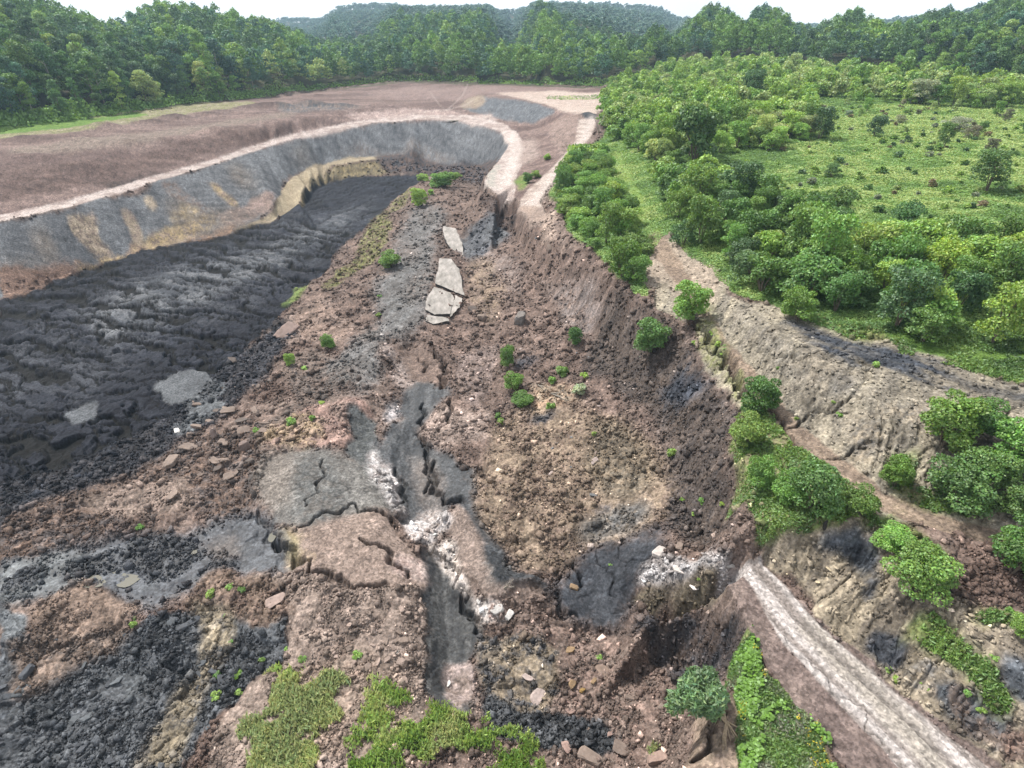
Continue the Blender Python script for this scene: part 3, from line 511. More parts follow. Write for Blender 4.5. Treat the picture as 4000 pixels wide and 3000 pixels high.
# --- displacement
dz = (fbm(X, Y, 5, 201, 6, .55)-.5)*fld['fb']*3.2
def blocks(scale, seed, f, tilt=.9, cr=.07, ax=(1, 0, 0, 1)):
    m = f > .015
    x = X[m]+WX[m]*scale*.5; y = Y[m]+WY[m]*scale*.5
    f1, f2, dx, dy, q1, q2, q3, q4 = cells(x*ax[0]+y*ax[1], x*ax[2]+y*ax[3], scale, seed)
    gap = 1-sstep(0, cr*scale, f2-f1)
    h = np.zeros(X.shape, np.float32); tint = np.ones(X.shape, np.float32)
    h[m] = f[m]*((q1-.45)*1.5+((q2-.5)*dx+(q3-.5)*dy)/scale*tilt*2.6 - gap*.5)
    tint[m] = 1+(q4-.5)*.55*np.minimum(1, f[m]*5)
    return h, tint
h1, t1 = blocks(3.1, 301, fld['b1']*1.15); h2, t2 = blocks(1.15, 302, fld['b2']*.85); h3, t3 = blocks(.42, 303, np.where(dep[:, None] < 120, fld['b3'], 0)*.95)
dz += h1*.7+h2*.55+h3*.6+(fbm(X, Y, 10, 207, 3)-.5)*2.0*sstep(.1, .2, fld['b2'])
col *= (t1*.5+.5)[..., None]*t2[..., None]*t3[..., None]
# drying plates of the coal slurry, cracks aligned with the flow
m = fld['plate'] > .05
x, y = X[m]+WX[m]*3.2, Y[m]+WY[m]*2.4
pu, pv = x*.95-y*.31+WX[m]*3, x*.31+y*.95+WY[m]*3
up_ = sstep(125, 150, y-x*.45)[...]
wu, wv = x*.30+y*.954, x*.954-y*.30
f1, f2, dx, dy, q1, q2, q3, q4 = cells(pu/2.6, pv, 3.6, 411)
pat = fbm(X, Y, 20, 417, 3)[m]
def par(cu, cv, gap, seed):                  # long curved cracks running side by side
    c = cv/gap+(fbm(cu, cv, gap*5, seed, 3)-.5)*3.2+(fbm(cu, cv, gap*1.1, seed+1, 3)-.5)*.45
    fr = np.abs(c-np.floor(c)-.5)*gap; on = sstep(.36, .44, fbm(cu/2.4+np.floor(c)*37.7, np.floor(c)*11.3, gap*1.3, seed+2, 2))
    return fr, on, c-np.floor(c), _h(np.floor(c), np.floor(c)*0, seed)
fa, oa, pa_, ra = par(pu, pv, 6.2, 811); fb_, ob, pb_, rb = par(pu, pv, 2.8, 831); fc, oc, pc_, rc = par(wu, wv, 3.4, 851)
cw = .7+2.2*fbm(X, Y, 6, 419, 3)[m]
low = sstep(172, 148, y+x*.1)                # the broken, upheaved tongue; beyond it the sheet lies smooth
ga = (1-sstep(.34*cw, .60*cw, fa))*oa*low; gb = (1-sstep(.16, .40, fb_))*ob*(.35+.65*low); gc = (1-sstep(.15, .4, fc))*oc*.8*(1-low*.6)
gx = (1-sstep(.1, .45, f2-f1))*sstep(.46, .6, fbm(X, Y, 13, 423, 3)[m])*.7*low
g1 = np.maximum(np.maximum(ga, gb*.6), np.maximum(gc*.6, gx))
f1b, f2b, dxb, dyb, p1, p2, p3, p4 = cells(pu/2.6, pv, 1.3, 431)
pl = fld['plate'][m]
dzp = np.zeros(X.shape, np.float32); dzp[m] = pl*((pa_-.5)*.5*low+(pb_-.5)*.16*(.3+.7*low) - g1*.8 )
dz += dzp
tt = np.ones(X.shape, np.float32); tt[m] = (1+pl*((ra-.5)*.3+(fbm(wu/5, wv, 1.4, 871, 3)-.5)*.9*(1-low)))*(1-.93*np.minimum(1, g1*1.6)*pl); col *= tt[..., None]  # cracks near black: wet coal, plus shade painted in for the shallow depth
# flow ridges in the slurry
dz += np.where(fld['plate'] > .05, (fbm(X*.30+Y*.954, (X*.954-Y*.30)*4, 6, 447, 4)-.5)*.5*fld['plate'], 0)
dz += np.where(fld['plate'] > .05, (fbm(X*.5+Y*.866, (-X*.866+Y*.5)*.30*3, 9, 441, 3)-.5)*1.1*fld['plate'], 0)
# rills down the spoil slopes
def rill(poly, ux, uy, wl, amp, seed, soft=8):
    s, mm = mask(poly, soft)
    a = X[s]*ux+Y[s]*uy; b = -X[s]*uy+Y[s]*ux
    n = fbm(a+WX[s]*2.5+(fbm(X[s], Y[s], 6, seed+3, 2)-.5)*4, b*.13, wl, seed, 3)
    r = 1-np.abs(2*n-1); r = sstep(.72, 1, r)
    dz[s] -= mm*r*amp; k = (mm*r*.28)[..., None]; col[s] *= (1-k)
rill([(1640,1190),(1700,1130),(1860,1120),(1990,1210),(2212,1370),(2212,1700),(2050,1573),(1880,1430),(1760,1330)], nx, ny, 1.0, .30, 501)
rill([(1530,650),(1700,720),(1850,830),(2040,935),(2212,975),(2212,1150),(1900,1050),(1720,900),(1580,740)], .75, -.66, 1.3, .30, 511)
rill([(1700,690),(1850,735),(2212,850),(2212,950),(2040,925),(1850,820)], .75, -.66, 1.9, .25, 515)
rill([(0,484),(150,454),(420,374),(700,290),(980,264),(1094,305),(1066,345),(960,354),(700,350),(600,440),(520,500),(300,543),(0,640)], -.45, .9, 2.2, .22, 521)
rill([(-440,480),(0,372),(455,298),(740,252),(600,296),(300,390),(0,462),(-440,580)], -.45, .9, 3.5, .10, 531)
if 0: rill([(1300,600),(1440,700),(1570,830),(1610,1000),(1630,1150),(1500,1150),(1400,860),(1300,700)], .45, -.9, 1.5, .2, 541)
rill([(1640,1190),(1700,1130),(1860,1120),(1990,1210),(2212,1370),(2212,1700),(2050,1573),(1880,1430),(1760,1330)], nx, ny, .5, .12, 551)
rill([(1530,650),(1700,720),(1850,830),(2040,935),(2212,975),(2212,1150),(1900,1050),(1720,900),(1580,740)], .75, -.66, .6, .13, 561)
# spoil heaps along the back of the terrace
for (u, v, r, h) in [(20+i*34+random.uniform(-14, 14), 309-i*4.9+random.uniform(-5, 5), random.uniform(2.6, 5), random.uniform(.6, 1.4)) for i in range(21)] + [(random.uniform(0, 700), 0, random.uniform(3, 7), random.uniform(.3, .8)) for i in range(34)] + [(610,232,5,2.2),(680,228,4,1.8),(745,230,4,1.6),(850,222,5,1.2),(1268,253,3,1.6),(1235,246,3,.8),(1060,262,2,.8)]:
    if v == 0: v = 352-u*.15+random.uniform(-26, 10)
    x, y, _ = at(u, v); i0, i1 = np.searchsorted(ys, (y-20, y+20)); s = (slice(i0, i1), slice(0, NC))
    d = np.hypot((X[s]-x)*.7+WX[s]*1.5, Y[s]-y+WY[s]*1.5); k_ = np.exp(-(d/r)**2); dz[s] += h*k_; col[s] *= (1-.3*k_*(h > .9))[..., None]
# cracks
def crack(ln, wd, dp, jag=1.0, step=0.0):
    s, d, sg, al = dline(ln, 4)
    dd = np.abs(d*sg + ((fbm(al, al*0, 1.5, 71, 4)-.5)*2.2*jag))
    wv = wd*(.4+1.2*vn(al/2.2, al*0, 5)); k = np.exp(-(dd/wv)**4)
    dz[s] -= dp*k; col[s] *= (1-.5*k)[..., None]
for ln, wd, dp in (
  ([(1500,705),(1535,735),(1570,790),(1600,830),(1620,850)], .30, 1.4), ([(1530,750),(1560,770),(1575,800),(1590,850)], .2, 1.0), ([(1590,800),(1640,870),(1690,930),(1720,960)], .14, .8),
  ([(1690,990),(1720,1030),(1745,1070)], .2, .9), ([(1470,730),(1520,735),(1560,745)], .15, .8), ([(1690,925),(1750,900),(1800,880),(1860,860)], .18, .5), ([(1790,990),(1850,970),(1900,960)], .18, .5), ([(1800,760),(1720,775),(1650,750)], .12, .4),
  ([(590,1165),(640,1210),(700,1250),(760,1275),(830,1262)], .28, .9), ([(560,1105),(580,1160),(600,1180)], .3, .5), ([(640,1140),(760,1095),(820,1110),(850,1140)], .2, .9), ([(700,990),(690,1040),(660,1090)], .14, .5), ([(780,1160),(830,1190),(870,1240)], .25, .9),
  ([(915,870),(905,950),(925,1010),(915,1060)], .22, .9), ([(855,1010),(870,1060),(862,1100)], .3, .8), ([(940,1000),(930,1040),(950,1075),(985,1085)], .35, 1.0), ([(975,860),(968,900),(950,930)], .3, 1), ([(940,760),(960,790),(950,830)], .35, 1.1), ([(905,770),(920,800)],.2,.6),
  ([(1290,1190),(1310,1240),(1330,1290)], .10, .25), ([(1240,1200),(1250,1260)], .15, .6), ([(1340,1180),(1350,1230),(1400,1200)], .09, .2), ([(1215,1240),(1195,1290),(1215,1320),(1240,1330)], .22, .5),
  ([(1000,1290),(1010,1330),(1030,1365)], .3, .8), ([(965,1200),(985,1250),(1000,1290)], .2, .6), ([(1495,1640),(1540,1590),(1560,1560)], .2, .7), ([(1700,1380),(1760,1450),(1860,1540),(1900,1600)], .06, .12)):
    crack(ln, wd, dp)
Z = (Z+dz).astype(np.float32)
spk = cells(X, Y, .55, 777)[4]; spk2 = cells(X+9, Y, 1.7, 778)[4]; bare_ = (fld['b2'] > .03)*(fld['veg'] < .3)*1.0
col *= (1+bare_*((spk > .90)*.28-(spk < .14)*.22+(spk2 > .9)*.16-(spk2 < .12)*.18))[..., None]
col = np.clip(col*.84*(.80+.40*N3[..., None]), .006, .8).astype(np.float32)
buf = build_lookup()
# ------------------------------------------------------------------ mesh and material builders
def mkmesh(name, verts, faces, mat=None, smooth=False, attrs=None, matidx=None):
    me = bpy.data.meshes.new(name); verts = np.asarray(verts, np.float32); faces = np.asarray(faces, np.int32)
    n, k = faces.shape
    me.vertices.add(len(verts)); me.vertices.foreach_set('co', verts.ravel())
    me.loops.add(n*k); me.loops.foreach_set('vertex_index', faces.ravel())
    me.polygons.add(n); me.polygons.foreach_set('loop_start', np.arange(0, n*k, k, dtype=np.int32))
    me.polygons.foreach_set('loop_total', np.full(n, k, np.int32))
    me.update(calc_edges=True)
    if smooth: me.polygons.foreach_set('use_smooth', np.ones(n, bool))
    for nm, (dom, kind, val) in (attrs or {}).items():
        a = me.attributes.new(nm, kind, dom)
        if kind == 'FLOAT_COLOR':
            v4 = np.ones((len(val), 4), np.float32); v4[:, :3] = val; a.data.foreach_set('color', v4.ravel())
        else: a.data.foreach_set('value', np.asarray(val, np.float32).ravel())
    if mat: me.materials.append(mat)
    return me
def link(o, parent=None):
    scene.collection.objects.link(o)
    if parent: o.parent = parent
    return o
def obj(name, me, parent=None): return link(bpy.data.objects.new(name, me), parent)
def tag(o, label=None, cat=None, group=None, kind=None):
    if label: o['label'] = label
    if cat: o['category'] = cat
    if group: o['group'] = group
    if kind: o['kind'] = kind
    return o
def newmat(name):
    m = bpy.data.materials.new(name); m.use_nodes = True
    return m, m.node_tree, m.node_tree.nodes['Principled BSDF']
def nd(nt, t, **k):
    n = nt.nodes.new(t)
    for a, b in k.items():
        if a.startswith('i_'): n.inputs[a[2:]].default_value = b
        else: setattr(n, a, b)
    return n
def ground_mat(name, bump=.5, fine=9.0):
    m, nt, bs = newmat(name); lk = nt.links.new
    a = nd(nt, 'ShaderNodeAttribute', attribute_name='Col'); r = nd(nt, 'ShaderNodeAttribute', attribute_name='rough')
    tc = nd(nt, 'ShaderNodeTexCoord')
    n1 = nd(nt, 'ShaderNodeTexNoise', i_Scale=fine*.35, i_Detail=8.0, i_Roughness=.7)
    v1 = nd(nt, 'ShaderNodeTexVoronoi', i_Scale=fine*.55)
    lk(tc.outputs['Object'], n1.inputs['Vector']); lk(tc.outputs['Object'], v1.inputs['Vector'])
    mr = nd(nt, 'ShaderNodeMapRange'); mr.inputs[1].default_value = .3; mr.inputs[2].default_value = .7; mr.inputs[3].default_value = .5; mr.inputs[4].default_value = 1.5
    lk(n1.outputs[0], mr.inputs[0])
    sep = nd(nt, 'ShaderNodeSeparateColor'); lk(v1.outputs['Color'], sep.inputs[0])
    mr2 = nd(nt, 'ShaderNodeMapRange'); mr2.inputs[3].default_value = .68; mr2.inputs[4].default_value = 1.34; lk(sep.outputs[0], mr2.inputs[0])
    mu = nd(nt, 'ShaderNodeMath', operation='MULTIPLY'); lk(mr.outputs[0], mu.inputs[0]); lk(mr2.outputs[0], mu.inputs[1])
    vm = nd(nt, 'ShaderNodeVectorMath', operation='SCALE'); lk(a.outputs['Color'], vm.inputs[0]); lk(mu.outputs[0], vm.inputs['Scale'])
    lk(vm.outputs[0], bs.inputs['Base Color']); lk(r.outputs['Fac'], bs.inputs['Roughness'])
    bp = nd(nt, 'ShaderNodeBump', i_Strength=bump, i_Distance=.12); lk(n1.outputs[0], bp.inputs['Height']); lk(bp.outputs[0], bs.inputs['Normal'])
    bs.inputs['Specular IOR Level'].default_value = .25 if 'mud' in name else .08
    return m
# ------------------------------------------------------------------ ground sheet, cut along its surfaces (shared borders)
idx = np.arange(NR*NC, dtype=np.int64).reshape(NR, NC)
quads = np.stack([idx[:-1, :-1], idx[:-1, 1:], idx[1:, 1:], idx[1:, :-1]], -1).reshape(-1, 4)
labf = fld['lab'][:-1, :-1].ravel().round().astype(int)
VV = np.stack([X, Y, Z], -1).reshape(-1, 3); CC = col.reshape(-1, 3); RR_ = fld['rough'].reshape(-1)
names = {0: ('ground', 'earth'), 1: ('haul_road', ''), 2: ('rim_road', ''), 3: ('dirt_track', ''), 4: ('coal_slurry_ground', ''), 5: ('mud_ground', ''), 6: ('upper_road', '')}
gl = {0: 'broken brown and grey earth of the slide, terraces and slopes', 1: 'pale rutted haul road broken off at the edge of the slide', 2: 'pale gravel road curving along the rim of the pit',
      3: 'brown dirt track between the scarp and the grey spoil bank', 4: 'black cracked coal slurry filling the pit floor', 5: 'dark wet mud between the broken blocks', 6: 'pale gravel ramp climbing beside the green shrubs'}
for k, (nm, _) in names.items():
    f = quads[labf == k]
    if not len(f): continue
    used, inv = np.unique(f, return_inverse=True)
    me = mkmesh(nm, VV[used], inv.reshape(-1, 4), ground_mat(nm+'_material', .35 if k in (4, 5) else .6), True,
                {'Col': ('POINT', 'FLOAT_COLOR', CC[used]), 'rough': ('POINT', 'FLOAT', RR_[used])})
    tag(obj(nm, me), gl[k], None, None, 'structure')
print('terrain done', len(VV))
# ------------------------------------------------------------------ foliage, stems and rocks
def leaf_mat(name, hue=0.0, trans=.30):
    m = bpy.data.materials.new(name); m.use_nodes = True; nt = m.node_tree; lk = nt.links.new
    nt.nodes.remove(nt.nodes['Principled BSDF']); o = nt.nodes['Material Output']
    a = nd(nt, 'ShaderNodeAttribute', attribute_name='tint'); oi = nd(nt, 'ShaderNodeObjectInfo')
    mx = nd(nt, 'ShaderNodeMixRGB', blend_type='MULTIPLY'); mx.inputs[0].default_value = 1
    lk(a.outputs['Color'], mx.inputs[1]); lk(oi.outputs['Color'], mx.inputs[2])
    df = nd(nt, 'ShaderNodeBsdfDiffuse'); tr = nd(nt, 'ShaderNodeBsdfTranslucent'); gs = nd(nt, 'ShaderNodeBsdfGlossy', i_Roughness=.55)
    gs.inputs[0].default_value = (.9, 1, .95, 1)
    hs = nd(nt, 'ShaderNodeHueSaturation', i_Hue=.48, i_Saturation=1.1, i_Value=1.25)
    lk(mx.outputs[0], df.inputs[0]); lk(mx.outputs[0], hs.inputs['Color']); lk(hs.outputs[0], tr.inputs[0])
    m1 = nd(nt, 'ShaderNodeMixShader'); m1.inputs[0].default_value = trans; lk(df.outputs[0], m1.inputs[1]); lk(tr.outputs[0], m1.inputs[2])
    m2 = nd(nt, 'ShaderNodeMixShader'); m2.inputs[0].default_value = .035; lk(m1.outputs[0], m2.inputs[1]); lk(gs.outputs[0], m2.inputs[2])
    lk(m2.outputs[0], o.inputs[0]); return m
LEAF = leaf_mat('leaf'); GRASSM = leaf_mat('grass_blade', trans=.35)
def simple_mat(name, c, rough=.9, var=.3, scale=6, use_obj=False):
    m, nt, bs = newmat(name); lk = nt.links.new
    tc = nd(nt, 'ShaderNodeTexCoord'); n = nd(nt, 'ShaderNodeTexNoise', i_Scale=scale, i_Detail=6.0, i_Roughness=.7); lk(tc.outputs['Object'], n.inputs['Vector'])
    mr = nd(nt, 'ShaderNodeMapRange'); mr.inputs[1].default_value = .3; mr.inputs[2].default_value = .7; mr.inputs[3].default_value = 1-var; mr.inputs[4].default_value = 1+var; lk(n.outputs[0], mr.inputs[0])
    vm = nd(nt, 'ShaderNodeVectorMath', operation='SCALE'); lk(mr.outputs[0], vm.inputs['Scale'])
    if use_obj: oi = nd(nt, 'ShaderNodeObjectInfo'); lk(oi.outputs['Color'], vm.inputs[0])
    else: vm.inputs[0].default_value = c
    lk(vm.outputs[0], bs.inputs['Base Color']); bs.inputs['Roughness'].default_value = rough; bs.inputs['Specular IOR Level'].default_value = .3
    bp = nd(nt, 'ShaderNodeBump', i_Strength=.6, i_Distance=.08); lk(n.outputs[0], bp.inputs['Height']); lk(bp.outputs[0], bs.inputs['Normal']); return m
BARK = simple_mat('bark', (.13, .105, .08), .9, .35, 3); PALEBARK = simple_mat('pale_bark', (.28, .25, .21), .9, .3, 3)
ROOTM = simple_mat('root_bark', (.27, .21, .14), .9, .3, 8); STONE = simple_mat('stone', (0, 0, 0), .88, .35, 1.6, True)

def tubes(paths, sides=6):
    V = []; Fc = []; base = 0
    for pts_, rad in paths:
        P = np.array(pts_, float); n = len(P); t = np.gradient(P, axis=0); t /= np.linalg.norm(t, axis=1)[:, None]+1e-9
        up = np.array([.3, .2, 1.0]) if abs(t[0][2]) < .8 else np.array([1., .1, 0])
        a = np.cross(t, up); a /= np.linalg.norm(a, axis=1)[:, None]+1e-9; b = np.cross(t, a)
        an = np.linspace(0, 2*np.pi, sides, endpoint=False)
        r = np.array(rad)[:, None, None]
        V.append((P[:, None, :]+r*(a[:, None, :]*np.cos(an)[None, :, None]+b[:, None, :]*np.sin(an)[None, :, None])).reshape(-1, 3))
        for i in range(n-1):
            for j in range(sides):
                k = (j+1) % sides; Fc.append((base+i*sides+j, base+i*sides+k, base+(i+1)*sides+k, base+(i+1)*sides+j))
        base += n*sides
    return np.concatenate(V), np.array(Fc)
def leaves(lobes, n, s, seed, droop=0.0, shell=(.55, 1.05), asp=1.0, up=.35):
    r = np.random.default_rng(seed); lobes = np.array(lobes, float)
    w_ = (lobes[:, 3]*lobes[:, 4]+lobes[:, 3]*lobes[:, 5]+lobes[:, 4]*lobes[:, 5]); w_ /= w_.sum()
    k = r.choice(len(lobes), n, p=w_); d = r.normal(size=(n, 3)); d[:, 2] = np.where(d[:, 2] < -.2, -d[:, 2]*.6, d[:, 2]); d /= np.linalg.norm(d, axis=1)[:, None]
    rad = r.uniform(shell[0], shell[1], n)**.5
    # small sprays inside each lobe
    sp = np.sin(d[:, 0]*9+k*1.7)*np.sin(d[:, 1]*9+k*2.3)*np.sin(d[:, 2]*8+k)*.22
    c = lobes[k, :3]+d*lobes[k, 3:6]*(rad+sp)[:, None]
    c[:, 2] -= droop*r.uniform(0, 1, n)**2
    nrm = d*.7+r.normal(size=(n, 3))*.75; nrm[:, 2] += up; nrm /= np.linalg.norm(nrm, axis=1)[:, None]
    t = np.cross(nrm, r.normal(size=(n, 3))); t /= np.linalg.norm(t, axis=1)[:, None]+1e-9; b = np.cross(nrm, t)
    sz = s*r.uniform(.55, 1.25, n)[:, None]*.5
    q = np.stack([c-t*sz*1.25*asp, c-b*sz*.8+nrm*sz*.15, c+t*sz*1.25*asp, c+b*sz*.8-nrm*sz*.15], 1)
    lt = 1+(r.random(len(lobes))-.5)*.35                       # each limb's leaves differ a little in colour
    tint = (lt[k]*r.uniform(.72, 1.3, n))[:, None]*np.array([1, 1, 1])
    tint[:, 0] *= r.uniform(.85, 1.25, n); tint[:, 2] *= r.uniform(.7, 1.2, n)
    return q.reshape(-1, 3), np.arange(4*n).reshape(n, 4), tint
def leafmesh(name, lobes, n, s, seed, mat=None, **k):
    v, f, t = leaves(lobes, n, s, seed, **k)
    return mkmesh(name, v, f, mat or LEAF, False, {'tint': ('FACE', 'FLOAT_COLOR', t)})
def forest_lobes(r, hgt, rad, n, low=.22):
    out_ = []
    for i in range(n):
        t = r.random()**.8; z = hgt*(low+(1-low)*t*.93); prof = math.sin(min(1, (1-t)*1.15+.12)*math.pi*.55)**.8*(.75+.25*math.sin(t*3.1))
        a = r.random()*6.283; rr = rad*prof*(.35+.5*r.random()); q = rad*r.uniform(.26, .46)
        out_.append((math.cos(a)*rr, math.sin(a)*rr, z-q*.4, q*1.1, q*1.1, q*.85))
    return out_
def bush_lobes(r, rad, hgt, n):
    out_ = []
    for i in range(n):
        a = r.random()*6.283; t = r.random(); z = hgt*(.12+.72*t); prof = math.sqrt(max(.05, 1-((z/hgt-.38)/.68)**2))
        rr = rad*prof*(.45+.32*r.random()); q = rad*r.uniform(.20, .40)
        out_.append((math.cos(a)*rr, math.sin(a)*rr, z, q, q, q*.85))
    out_.append((0, 0, hgt*.5, rad*.55, rad*.55, hgt*.42)); return out_
def trunk_mesh(name, r, hgt, rad, mat, limbs=4, lean=.03):
    px = [0]; py = [0]
    for i in range(6): px.append(px[-1]+r.normal(0, lean)*hgt*.12); py.append(py[-1]+r.normal(0, lean)*hgt*.12)
    zz = np.linspace(-.4, hgt*.86, 7); P = [(px[i], py[i], zz[i]) for i in range(7)]; pa = [(P, [rad*(1.25-i*.17) for i in range(7)])]
    for i in range(limbs):
        k = r.integers(2, 6); a = r.random()*6.283; l = hgt*r.uniform(.12, .22); p = P[k]
        pa.append(([p, (p[0]+math.cos(a)*l*.5, p[1]+math.sin(a)*l*.5, p[2]+l*.45), (p[0]+math.cos(a)*l, p[1]+math.sin(a)*l, p[2]+l*1.1)], [rad*.45, rad*.3, rad*.1]))
    v, f = tubes(pa, 5); return mkmesh(name, v, f, mat)
def stems_mesh(name, r, rad, hgt, n=7, th=.05, mat=None):
    pa = []
    for i in range(n):
        a = r.random()*6.283; l = rad*r.uniform(.3, .75); h = hgt*r.uniform(.5, .8)
        pa.append(([(0+math.cos(a)*.08, math.sin(a)*.08, -.3), (math.cos(a)*l*.35, math.sin(a)*l*.35, h*.45), (math.cos(a+.2)*l, math.sin(a+.2)*l, h)], [th*1.3, th, th*.3]))
    v, f = tubes(pa, 5); return mkmesh(name, v, f, mat or BARK)
R = np.random.default_rng(21)
FT = [(leafmesh('crown', forest_lobes(R, h, w_, n, lo), nl, .62, 100+i, up=.5), trunk_mesh('trunk', R, h, .22, PALEBARK if i % 3 == 0 else BARK), h, w_)
      for i, (h, w_, n, lo, nl) in enumerate([(21, 5.6, 40, .08, 3000), (23, 5.0, 38, .12, 2800), (18, 6.0, 38, .05, 3000), (24, 5.4, 40, .14, 3000), (16, 4.4, 30, .04, 2200), (20, 3.8, 30, .06, 2200)])]
KT = [(leafmesh('foliage', bush_lobes(R, w_, h, n), nl, .27, 150+i, up=.45), stems_mesh('stem', R, w_, h, 5, .07), h, w_) for i, (h, w_, n, nl) in enumerate([(6, 3.2, 20, 4200), (5, 3.4, 18, 4000), (7.5, 3.0, 24, 4200), (4.4, 2.6, 15, 3200)])]
BT = [(leafmesh('foliage', bush_lobes(R, w_, h, n), nl, .19, 170+i, up=.4), stems_mesh('stem', R, w_, h, 8, .05), h, w_) for i, (h, w_, n, nl) in enumerate([(4.6, 2.5, 26, 8500), (4.0, 2.6, 22, 8000), (5.2, 2.3, 28, 8500)])]
WT = [(leafmesh('foliage', bush_lobes(R, w_, h, n), nl, .15, 190+i, up=.9, asp=1.9), stems_mesh('stem', R, w_, h, 5, .012), h, w_) for i, (h, w_, n, nl) in enumerate([(.9, .8, 9, 650), (.7, .9, 10, 700), (1.2, .7, 8, 600)])]
G1=(.082,.170,.038); G2=(.120,.235,.044); G3=(.180,.300,.060); G4=(.062,.130,.042); G5=(.23,.32,.11); GB=(.060,.135,.070); GS=(.20,.25,.16)
def plant(kind, T_, x, y, z, sx, sz, colr, label, cat, group=None, parts=('trunk', 'crown'), tilt=None):
    e = link(bpy.data.objects.new(kind, None)); e.location = (x, y, z-.15); e.rotation_euler = (tilt[0] if tilt else 0, tilt[1] if tilt else 0, random.uniform(0, 6.28)); e.scale = (sx, sx*random.uniform(.9, 1.1), sz)
    tag(e, label, cat, group)
    s = obj(parts[0], T_[1], e); c = obj(parts[1], T_[0], e)
    j = random.uniform(.72, 1.3); c.color = (colr[0]*j*random.uniform(.9, 1.12), colr[1]*j, colr[2]*j*random.uniform(.85, 1.15), 1)
    return e
# --- forest
edge = [(-440,340),(-200,305),(0,272),(175,258),(315,236),(455,219),(560,211),(774,183),(870,175),(1000,178),(1150,182),(1300,185),(1330,172),(1440,148),(1700,141),(1960,163),(2212,187),(2650,235)]
ew = [at(u, v) for u, v in edge]; eu = np.array([flat(p[0], p[1])[0] for p in ew]); ey = np.array([p[1] for p in ew]); o_ = np.argsort(eu); eu, ey = eu[o_], ey[o_]
cand = []
for j in range(88):
    for i in range(234):
        y = 190+j*6.3; x = -740+i*6.5+(j % 2)*3.2
        x += random.uniform(-2.6, 2.6); y += random.uniform(-2.6, 2.6)
        u, v = flat(x, y)
        if u < -330 or u > 2540: continue
        yb = float(np.interp(u, eu, ey)); dp_ = y-yb
        if dp_ < 2.5 or dp_ > 300: continue
        if dp_ > 60 and random.random() > .62: continue
        z = gz(x, y); pu, pv, pd = vproj(x, y, z+12)
        cand.append((pd, x, y, z, pu, pv, dp_))
cand.sort()
inview = [c for c in cand if -60 < c[4] < 2270 and c[5] > -60]
near = set(id(c) for c in inview[:285])
F1, F2, F3, F4, F5 = [(c[0]*.95, c[1]*.95, c[2]*1.1) for c in (G1, G2, G3, G4, GB)]
def forest_col(x, y, dp_, u):
    n = float(fbm(np.array([x]), np.array([y]), 30, 77, 2)[0]); q = random.random()
    if dp_ < 14 and (260 < u < 760) and q < .6: return G5
    if q < .08: return F3
    return [F4, F1, F5, F2][int(min(3, max(0, (n-.3)*10+random.uniform(-.8, .8))))]
LBL = {'l': 'dense dark green broadleaf tree in the wooded hillside left of the brown terraces', 'p': 'pale yellow-green slender tree at the wood edge behind the brown terraces', 'm': 'tall green broadleaf tree in the wood standing behind the gravel plateau', 'r': 'grey-green rounded broadleaf tree in the wood above the shrubby hillside'}
GRP = {'l': 'trees on the wooded hillside', 'p': 'pale trees at the wood edge', 'm': 'trees behind the gravel plateau', 'r': 'trees above the shrubby hillside'}
bv, bf, bt = [], [], []; nb_ = 0
lowT = [leaves(forest_lobes(R, h, w_, 22, lo), 480, 1.05, 200+i, up=.6) for i, (h, w_, lo) in enumerate([(22, 5.4, .3), (24, 5.2, .35), (19, 5.8, .3), (22, 4.2, .25)])]
for c in cand:
    pd, x, y, z, pu, pv, dp_ = c
    sc = random.uniform(.60, 1.02)*(.80 if dp_ < 10 else 1.0); cl = forest_col(x, y, dp_, pu)
    if id(c) in near:
        k = 'p' if cl is G5 else 'l' if pu < 560 else 'm' if pu < 1330 else 'r'
        T_ = FT[random.choice([4, 5, 4, 2]) if (cl is G5 or dp_ < 6) else random.randrange(6)]
        plant('tree', T_, x, y, z, sc*random.uniform(.9, 1.15), sc, cl, LBL[k], 'tree', GRP[k])
    else:
        v, f, t = lowT[random.randrange(4)]; a = random.uniform(0, 6.28); ca, sa = math.cos(a), math.sin(a)
        vv = v*sc; vv = np.stack([vv[:, 0]*ca-vv[:, 1]*sa+x, vv[:, 0]*sa+vv[:, 1]*ca+y, vv[:, 2]+z], 1)
        bv.append(vv.astype(np.float32)); bf.append(f+nb_); nb_ += len(v); j = random.uniform(.8, 1.2); bt.append(t*np.array(cl)*j)
print('forest', len(cand), len(near))
bk = (Y > bY[None, :]-1) & (Y < bY[None, :]+9) & (us[None, :] > -200) & (us[None, :] < 2400)
kk = np.argwhere(bk); kk = kk[np.random.default_rng(5).integers(len(kk), size=36000)]; r = np.random.default_rng(6); n = len(kk)
pp = np.stack([X[kk[:, 0], kk[:, 1]], Y[kk[:, 0], kk[:, 1]], Z[kk[:, 0], kk[:, 1]]], 1)+r.normal(size=(n, 3))*np.array([.8, .8, 0])
hh = 3.6*fbm(pp[:, 0], pp[:, 1], 6, 19, 3)**1.2*np.clip((pp[:, 1]-np.interp(flat(pp[:, 0], pp[:, 1])[0], us, bY)+1)/5, .15, 1); pp[:, 2] += hh*r.uniform(0, 1.6, n)
nn_ = r.normal(size=(n, 3)); nn_[:, 2] += .8; nn_ /= np.linalg.norm(nn_, axis=1)[:, None]; t_ = np.cross(nn_, r.normal(size=(n, 3))); t_ /= np.linalg.norm(t_, axis=1)[:, None]; b_ = np.cross(nn_, t_); s_ = r.uniform(.25, .6, (n, 1))
q_ = np.stack([pp-t_*s_, pp-b_*s_*.8, pp+t_*s_, pp+b_*s_*.8], 1).reshape(-1, 3); vr_ = fbm(pp[:, 0], pp[:, 1], 12, 29, 3)[:, None]
